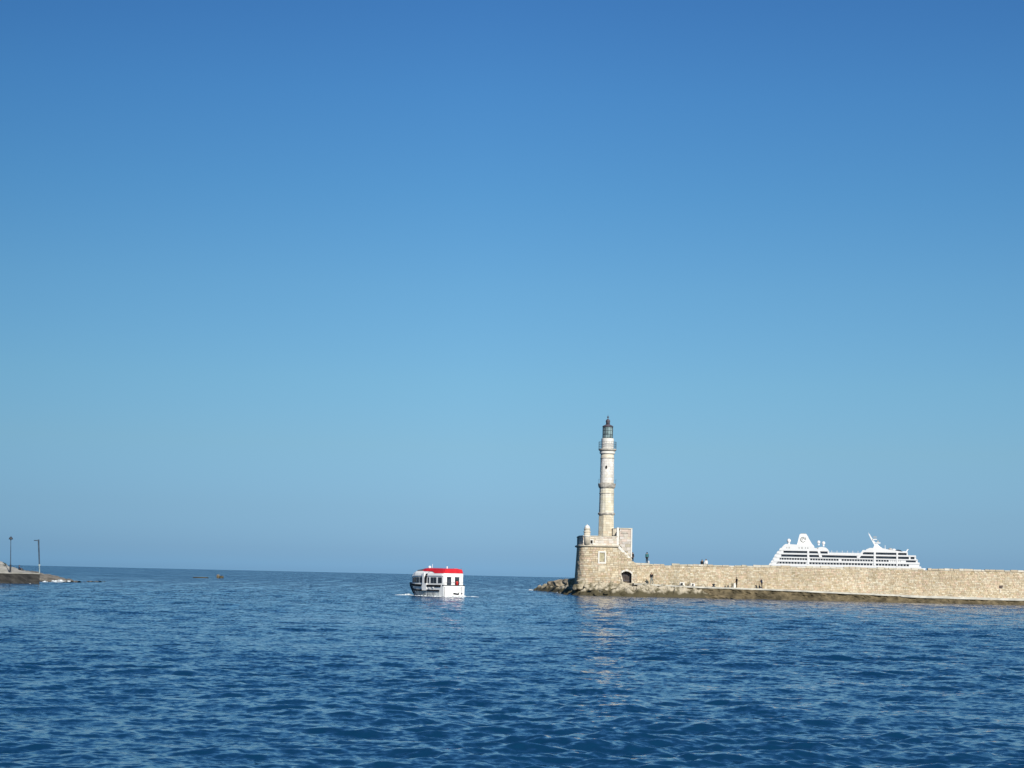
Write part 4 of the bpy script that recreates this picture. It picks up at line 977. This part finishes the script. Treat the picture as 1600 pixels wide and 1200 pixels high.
    def cloth(name, m, test, push):
        bm = bmesh.new(); bm.from_mesh(me2); bm.faces.ensure_lookup_table()
        kill = [f for f in bm.faces if not test(*near[f.index])]
        bm.normal_update()
        for v in bm.verts: v.co += v.normal * push
        bmesh.ops.delete(bm, geom=kill, context='FACES'); nm = bpy.data.meshes.new(name); bm.to_mesh(nm); bm.free()
        nm.materials.clear(); nm.materials.append(m); c_ = bpy.data.objects.new(name, nm); col.objects.link(c_); c_.parent = root
    cloth('top', top, lambda k, t_: k in (0,1,5,6,8,9) or (k == 7 and t_ < .75) or (k == 10 and t_ < .75) or (k == 2 and t_ < .35), .012)
    cloth('trousers', legs_c, lambda k, t_: k in (11,12,15,16) or (k == 0 and t_ < .25) or (k in (13,17) and t_ < .85), .014)
    cloth('shoes', flatmat('shoe_dark', (.03,.03,.03)), lambda k, t_: k in (14,18) or (k in (13,17) and t_ >= .85), .01)
    hb = MB().ball(0, 0, 0, .108*s_, 12, 1.0, .95); hb.v = [(x, max(y, -.045*s_) if z < .03*s_ else y, z) for x, y, z in hb.v]
    hm = hb.build('hair', hair); hm.parent = root; hm.location = hd + Vector((0, .022*s_, .035*s_))
    return root
BLK = flatmat('black_cloth', (.012,.012,.014)); GRY = flatmat('grey_cloth', (.16,.19,.19)); NVY = flatmat('navy_cloth', (.02,.03,.06)); TEAL = flatmat('teal_cloth', (.04,.15,.17))
PALEC = flatmat('pale_cloth', (.45,.46,.48)); REDC = flatmat('red_cloth', (.45,.02,.02)); BRN = flatmat('brown_cloth', (.06,.045,.035)); WHC = flatmat('white_cloth', (.7,.7,.68))
def stand(px, py, Y, z=None):
    p = at(px, py, Y); return (p.x, Y, p.z if z is None else z)
lz = lambda px: ledge(at(px, 915, 299.6).x) + .01
wz = lambda px, Y=301.3: wtop(at(px, 880, Y).x)
person(stand(1017.8, 914, 299.4, lz(1018)), R(10), 'person in a black top and grey trousers standing on the quay nearest the bastion', BLK, GRY, h=1.78)
person(stand(1151, 917, 299.6, lz(1151)), R(-70), 'person dressed all in black standing upright against the middle of the wall', BLK, BLK, h=1.62)
person(stand(1190.5, 916, 299.6, lz(1191)), R(-60), 'person in navy bending forward beside a seated companion', NVY, BRN, 'lean', lean=.28, h=1.55)
person(stand(1186.3, 917, 299.2, lz(1186)), R(100), 'person in dark clothes sitting low on the quay at the bending person\'s feet', BLK, NVY, 'sit', h=1.2)
person(stand(1010.8, 878, 301.3, wz(1011)), R(160), 'person in a teal top and black trousers standing on top of the wall', TEAL, BLK, h=1.76)
person(stand(988.4, 876, 302.2, Z(988.4, 878.5)), R(40), 'person in black at the foot of the stair parapet beside the guard house', BLK, BLK, h=1.6)
person((at(1097, 880, 302.6).x, 302.6, wz(1097)-.95), R(20), 'person in black whose head and shoulders show above the wall', BLK, BLK, h=1.72)
person((at(1103.2, 880, 302.9).x, 302.9, wz(1103)-.85), R(-20), 'person with dark hair and white top just showing above the wall', WHC, NVY, h=1.72)
walk = MB().box((XL + 5, 301.75, wtop(XL+5)-2.0), (XE, 305.4, wtop(XL+5)-1.0)).build('wall_walk', M['concrete'], wall) if False else None
# bag beside the person on the wall, bag and things on the quay
def simple(name, label, cat, parts, group=None):
    p0 = parts[0][1]
    r = thing(name, label, cat, p0, group)
    for nm, loc_, mb_, m in parts: mb_.build(nm, m, r)
    return r
bx = at(1013.6, 877, 301.35); bz = wz(1013)
bag = MB().loft([[(bx.x-.10,301.25,bz),(bx.x+.12,301.25,bz),(bx.x+.12,301.42,bz),(bx.x-.10,301.42,bz)],[(bx.x-.13,301.22,bz+.2),(bx.x+.14,301.22,bz+.2),(bx.x+.14,301.45,bz+.2),(bx.x-.13,301.45,bz+.2)],[(bx.x-.06,301.3,bz+.42),(bx.x+.07,301.3,bz+.42),(bx.x+.07,301.38,bz+.42),(bx.x-.06,301.38,bz+.42)]])
simple('shoulder_bag', 'small white bag resting on the wall beside the person in teal', 'bag', [('bag_body', (bx.x, 301.3, bz), bag, PALEC), ('strap', None, MB().tube([(bx.x-.05,301.33,bz+.40),(bx.x,301.33,bz+.58),(bx.x+.06,301.33,bz+.40)], .012, n=5), BLK)])
bx = at(1021.3, 905, 299.3); bz = lz(1021)
simple('folding_stool', 'dark folding stool beside the person in grey trousers', 'stool', [('seat', (bx.x, 299.3, bz), MB().box((bx.x-.16,299.15,bz+.66),(bx.x+.16,299.45,bz+.72)), BLK)] +
       [('leg', None, MB().tube([(bx.x+sx*.13,299.3+sy*.12,bz+.66),(bx.x-sx*.13,299.3+sy*.12,bz)], .015, n=5), GRY) for sx in (-1,1) for sy in (-1,1)])
def bollard(px, py, label, k=1.0):
    Y = 298.0; x = at(px, py, Y).x; z = ledge(x)
    r = thing('mooring_bollard', label, 'bollard', (x, Y, z), 'mooring bollards on the quay')
    MB().lathe(x, Y, [(.20*k, z), (.16*k, z+.06*k), (.13*k, z+.22*k), (.21*k, z+.30*k), (.22*k, z+.37*k), (.12*k, z+.42*k), (.01, z+.43*k)], 14).build('post', M['iron'], r, True)
    MB().lathe(x, Y, [(.24*k, z-.01), (.24*k, z+.03), (.15*k, z+.035)], 14).build('base_flange', M['iron'], r)
bollard(1065.3, 913, 'small dark bollard in front of the larger white block'); bollard(1082.6, 914, 'small dark bollard in front of the smaller white block', .8)
bollard(1115, 917, 'stout dark bollard standing alone between the white blocks and the wall walkers', 1.15); bollard(1137.6, 917, 'low dark bollard just left of the person in black', .75); bollard(1133, 917, 'lowest bollard of the pair left of the person in black', .6)
def block(px0, px1, py0, label):
    x0, x1 = at(px0, py0, 299).x, at(px1, py0, 299).x; z = ledge((x0+x1)/2); zt = at(px0, py0, 299).z
    r = thing('white_block', label, 'block', ((x0+x1)/2, 299, z), 'white painted blocks on the quay')
    MB().loft([[(x0,298.6,z),(x1,298.6,z),(x1,299.4,z),(x0,299.4,z)],[(x0+.03,298.63,zt),(x1-.03,298.63,zt-.02),(x1-.03,299.37,zt-.02),(x0+.03,299.37,zt)]]).build('block_body', M['white'], r)
    MB().tube([((x0+x1)/2-.08,299,zt-.01),((x0+x1)/2,299,zt+.08),((x0+x1)/2+.08,299,zt-.01)], .015, n=5).build('lifting_ring', M['iron'], r)
block(1061.6, 1069.5, 909.6, 'larger low white painted block against the wall foot'); block(1078.6, 1085.6, 911.2, 'smaller low white painted block right of the larger one'); block(1146.2, 1149.2, 911, 'narrow white block standing left of the person in black')

# ---------------------------------------------------------------- left pier with two lamps
PY = 285.0
p0, p1 = at(-150, 894, PY), at(62.2, 897, PY); pz = at(62, 897.3, PY).z
mb = MB(); N = 44; vs = []; g = []
for i in range(N + 1):
    x = p0.x + (p1.x - p0.x)*i/N; row = []
    for j in range(9):
        f = j/8; z = pz*(1-f) - .6*f; row.append((x, PY - .25*f + .10*fbm(x, z*2, 3, 1.2, 3)*(j > 0), z + (.0 if j else .02*nz(x,0,0,1))))
    row.append((x*(PY+9)/PY, PY + 9, -.6)); g.append(row)
n = len(g[0])
mb.add([p for r_ in g for p in r_], [(i*n+j, (i+1)*n+j, (i+1)*n+j+1, i*n+j+1) for i in range(N) for j in range(n-1)])
mb.add([g[-1][j] for j in range(9)] + [(p1.x*(PY+9)/PY, PY+9, pz), (p1.x*(PY+9)/PY, PY+9, -.6)], [tuple(range(9)) + (10, 9)])
o = mb.build('pier_side', M['quayside']); o['kind'] = 'structure'
mb = MB(); 
for i in range(N):
    xa, xb = p0.x + (p1.x-p0.x)*i/N, p0.x + (p1.x-p0.x)*(i+1)/N
    ya = PY - .12 + .06*nz(xa, 4, 0, .8); yb_ = PY - .12 + .06*nz(xb, 4, 0, .8)
    mb.add([(xa, ya, pz+.01), (xb, yb_, pz+.01), (xb*1.0316, PY+9, pz+.01), (xa*1.0316, PY+9, pz+.01), (xa, ya, pz+.16), (xb, yb_, pz+.16), (xb*1.0316, PY+9, pz+.16), (xa*1.0316, PY+9, pz+.16)], [(3,2,1,0),(4,5,6,7),(0,1,5,4),(2,3,7,6)] + ([(1,2,6,5)] if i == N-1 else []))
o = mb.build('pier_top', M['slope']); o['kind'] = 'structure'
prof = [(-150, 838), (-60, 866), (-20, 874), (2, 877.5), (9, 881), (14, 885.5), (22, 887), (31, 889.5), (40, 892), (50, 894.6), (60, 897)]
mb = MB(); gg = []; nx = 110
for i in range(nx + 1):
    px = -150 + 211.0*i/nx; zt = at(px, interp(prof, px), 290).z; x = at(px, 890, 290).x; row = []
    for j in range(12):
        f = j/11; y = 285.7 + 6.0*f; z = (pz+.15) + (max(zt, pz+.16) - pz - .15)*min(1, f*1.25)**.8 + (.12*fbm(x, y*1.3, 2, 1.1, 4))*min(1, 3*f)*min(1, (nx-i)/8)
        row.append((x*y/290, y, z))
    row.append((x*293.5/290, 293.5, pz - .2)); gg.append(row)
n = 13; mb.add([p for r_ in gg for p in r_], [(i*n+j, (i+1)*n+j, (i+1)*n+j+1, i*n+j+1) for i in range(nx) for j in range(n-1)])
o = mb.build('pier_embankment', M['slope']); o['kind'] = 'structure'
# shrub on the embankment
rg = random.Random(8); c = at(7.6, 881.5, 288.6); mb = MB()
for k in range(170):
    p = c + Vector((rg.gauss(0, .14), rg.gauss(0, .2), rg.gauss(0, .13) - (0))); a = rg.uniform(0, 6.28); s_ = rg.uniform(.03, .07); d1 = Vector((math.cos(a), math.sin(a), rg.uniform(-.6, .8)))*s_; d2 = Vector((-math.sin(a), math.cos(a), rg.uniform(-.6, .6)))*s_*.5
    mb.add([p-d1, p+d2, p+d1, p-d2], [(0,1,2,3)])
sh = thing('shrub', 'small green shrub growing out of the grey embankment', 'shrub', (c.x, c.y, c.z-.35))
lf = mb.build('leaves', M['leaf'], sh); lf['kind'] = 'stuff'
MB().tube([(c.x, c.y, c.z-.38), (c.x+.03, c.y, c.z-.05)], .025, .01, n=5).build('stem', BRN, sh)
# lamp with a domed hat
lp = at(15.9, 895, 285.3); zt = at(16.8, 838, 285.3).z; bz = pz + .16
l1 = thing('street_lamp', 'lamp post with a round hooded lantern at the foot of the embankment', 'street lamp', (lp.x, 285.3, bz))
H = zt - bz; f_ = lambda t_: bz + H*t_
MB().lathe(lp.x, 285.3, [(.19, bz), (.19, bz+.1), (.14, bz+.18), (.13, f_(.19)), (.16, f_(.20)), (.16, f_(.215)), (.06, f_(.225))], 12).build('base_column', M['iron'], l1)
MB().tube([(lp.x, 285.3, f_(.22)), (lp.x-.14, 285.3, f_(.9))], .075, .045, n=10).build('pole', M['post'], l1)
MB().lathe(lp.x-.14, 285.3, [(.05, f_(.88)), (.09, f_(.895)), (.10, f_(.92))], 12).build('lamp_glass', M['postpale'], l1)
MB().lathe(lp.x-.14, 285.3, [(.31, f_(.915)), (.30, f_(.93)), (.22, f_(.965)), (.10, f_(.985)), (.03, f_(1.0)), (.01, f_(1.01))], 16).build('lamp_hood', M['iron'], l1, True)
# lamp with a side arm
lp = at(60.8, 898, 285.6); zt = at(59.4, 843, 285.6).z; lean_ = -.0
l2 = thing('street_lamp', 'thicker lamp post with a flat side arm at the very end of the pier', 'street lamp', (lp.x, 285.6, bz))
x2 = lp.x; f_ = lambda t_: bz + (zt-bz)*t_
MB().tube([(x2+.08, 285.6, bz), (x2, 285.6, f_(.22))], .075, .07, n=10).build('lower_pole', M['postpale'], l2)
MB().lathe(x2, 285.6, [(.08, f_(.21)), (.15, f_(.22)), (.16, f_(.255)), (.09, f_(.265))], 12).build('collar', M['postpale'], l2)
MB().tube([(x2, 285.6, f_(.26)), (x2-.30, 285.6, f_(1.0))], .10, .12, n=10).build('upper_pole', M['post'], l2)
x2 -= .30
MB().loft([[(x2-.05,285.5,f_(.965)),(x2-.05,285.7,f_(.965)),(x2-.05,285.7,f_(.985)),(x2-.05,285.5,f_(.985))],[(x2-.35,285.45,f_(.955)),(x2-.35,285.75,f_(.955)),(x2-.35,285.75,f_(.985)),(x2-.35,285.45,f_(.985))],[(x2-.66,285.48,f_(.96)),(x2-.66,285.72,f_(.96)),(x2-.66,285.72,f_(.98)),(x2-.66,285.48,f_(.98))]]).build('lamp_arm', M['post'], l2)
person((at(29.8, 889, 289.5).x, 289.5, at(30, 891.2, 289.5).z), R(100), 'person in dark blue clothes sitting on the slope of the left pier', NVY, BLK, 'sit', h=1.5)

# low rocks running out from the pier, with surf
def rock_patch(name, pts, label_kind, m, ext, hfun, nx=60, ny=40):
    x0, x1, y0, y1 = ext; mb = MB(); xs = np.linspace(x0, x1, nx); ys = np.linspace(y0, y1, ny)
    vs = [(x, y, hfun(x, y)) for x in xs for y in ys]
    fs = [(i*ny+j, (i+1)*ny+j, (i+1)*ny+j+1, i*ny+j+1) for i in range(nx-1) for j in range(ny-1) if max(vs[i*ny+j][2], vs[(i+1)*ny+j+1][2]) > -.5]
    mb.add(vs, fs); o = mb.build(name, m); o['kind'] = 'structure'; return o
ra, rb_ = at(55, 900, 335).x, at(112, 905, 335).x
def ph(x, y):
    f = (x - ra) / (rb_ - ra); e = 1 - abs(y - 338) / (14 * (1.05 - .75*max(0, f)))
    return (1.25 - 1.15*f) * min(1, max(-.6, e*1.8)) + .28*fbm(x, y*.4, 1, .9, 4) - .05
rock_patch('pier_rocks', None, None, rock_mat('pier_rock', (0.20, 0.18, 0.15), (0.10, 0.09, 0.075), (0.06, 0.055, 0.045), 0.2), (ra-3, rb_+2, 322, 354), ph)
# reef far out
rc = at(343, 899, 620)
def far_rock(px, py, Y, sx, sz_, m, label, seed):
    o = bpy.data.objects.new('reef_rock', boulder_mesh('reef_rock', seed, m)); col.objects.link(o); p = at(px, py, Y); o.location = (p.x, Y, 0.05); o.scale = (sx, sx*1.5, sz_); tag(o, label, 'rock')
far_rock(341.3, 899, 620, .7, 1.5, M['rockdark'], 'dark pointed rock of the far reef standing out of the open sea', 31)
far_rock(345.8, 900, 618, .8, .9, M['rock'], 'pale lower rock leaning against the dark pointed rock of the far reef', 34)
far_rock(314, 902, 600, 2.6, .32, M['rock'], 'long low greenish reef barely above the water left of the pointed rock', 37)

# ---------------------------------------------------------------- foam: surf on the rocks and the boat's wake
def foam(pts, seed, name='surf_foam'):
    """pts: (x, y, half width, half depth, height)"""
    rg = random.Random(seed); mb = MB()
    for x, y, hw, hd, hh in pts:
        nb = int(16 + 8*hw)
        for k in range(nb):
            a, r_ = rg.uniform(0, 6.28), rg.random()**.6
            cx, cy = x + hw*r_*math.cos(a), y + hd*r_*math.sin(a); s_ = rg.uniform(.05, .17)*(1.15 - .6*r_)*(hh/.3)**.5; z = rg.uniform(-.02, 1)*hh*(1-r_*.8) + wave_z(cx, cy)*.6
            n_ = 7; ri = []
            for zz, rr in ((-.8, .55), (-.2, 1.0), (.45, .8), (.9, .25)):
                ri.append([(cx + s_*rr*rg.uniform(1.2, 2.6)*math.cos(2*math.pi*i/n_), cy + s_*rr*rg.uniform(1, 2)*math.sin(2*math.pi*i/n_), z + s_*zz*rg.uniform(.5, 1.0)) for i in range(n_)])
            mb.loft(ri)
    o = mb.build(name, M['foam'], None, True); o['kind'] = 'stuff'; return o
def G(px, py, Y): return at(px, py, Y).x, Y
foam([(*G(838, 923, 384), 1.4, 2, .34), (*G(832, 923, 386), .9, 1, .2), (*G(844, 923, 378), .6, 1, .3)], 1)
foam([(*G(880, 926, 324), .5, 1, .3), (*G(885, 926, 318), .5, 1, .4), (*G(889, 926, 308), .5, 1, .4), (*G(875, 925, 338), .5, 1, .22), (*G(893, 928, 300), .4, .6, .25)], 2)
foam([(*G(93, 904, 326), .8, 1.5, .42), (*G(100, 905, 328), .5, 1, .25), (*G(107, 905, 332), .6, 1, .28), (*G(116, 905.5, 334), .4, 1, .16), (*G(85, 903, 324), .6, 1, .4), (*G(70, 905, 321), .5, .6, .2)], 3)
foam([(*G(47, 911, 284.5), .25, .3, .03)], 4)
def BP(x, y): v = TX @ Vector((x, y, 0)); return v.x, v.y
foam([(*BP(13.6, .6), .5, .6, .24), (*BP(13.9, 1.3), .7, .6, .15), (*BP(12.4, .9), .4, .5, .26), (*BP(11.2, 1.2), .35, .5, .16), (*BP(13.2, 2.1), .6, .5, .08), (*BP(10.6, 1.8), .5, .4, .05)] +
     [(*BP(10 - 1.1*k, 1.5), .3, .35, .07) for k in range(9)] + [(*BP(-.35, -1.2 + .5*k), .3, .3, .12) for k in range(6)] + [(*BP(-.5, -1.9), .6, .5, .14), (*BP(-.2, -2.7), .5, .5, .09), (*BP(-1.2, -2.4), .5, .5, .06)], 5, 'wake_foam')
# a passenger in red at the stern opening of the tender
pp = TX @ Vector((.08, -.42, .62))
person((pp.x, pp.y, 1.42), HD + R(90), 'person in a red jacket seated at the stern opening of the tender boat', REDC, REDC, 'sit', h=1.25)
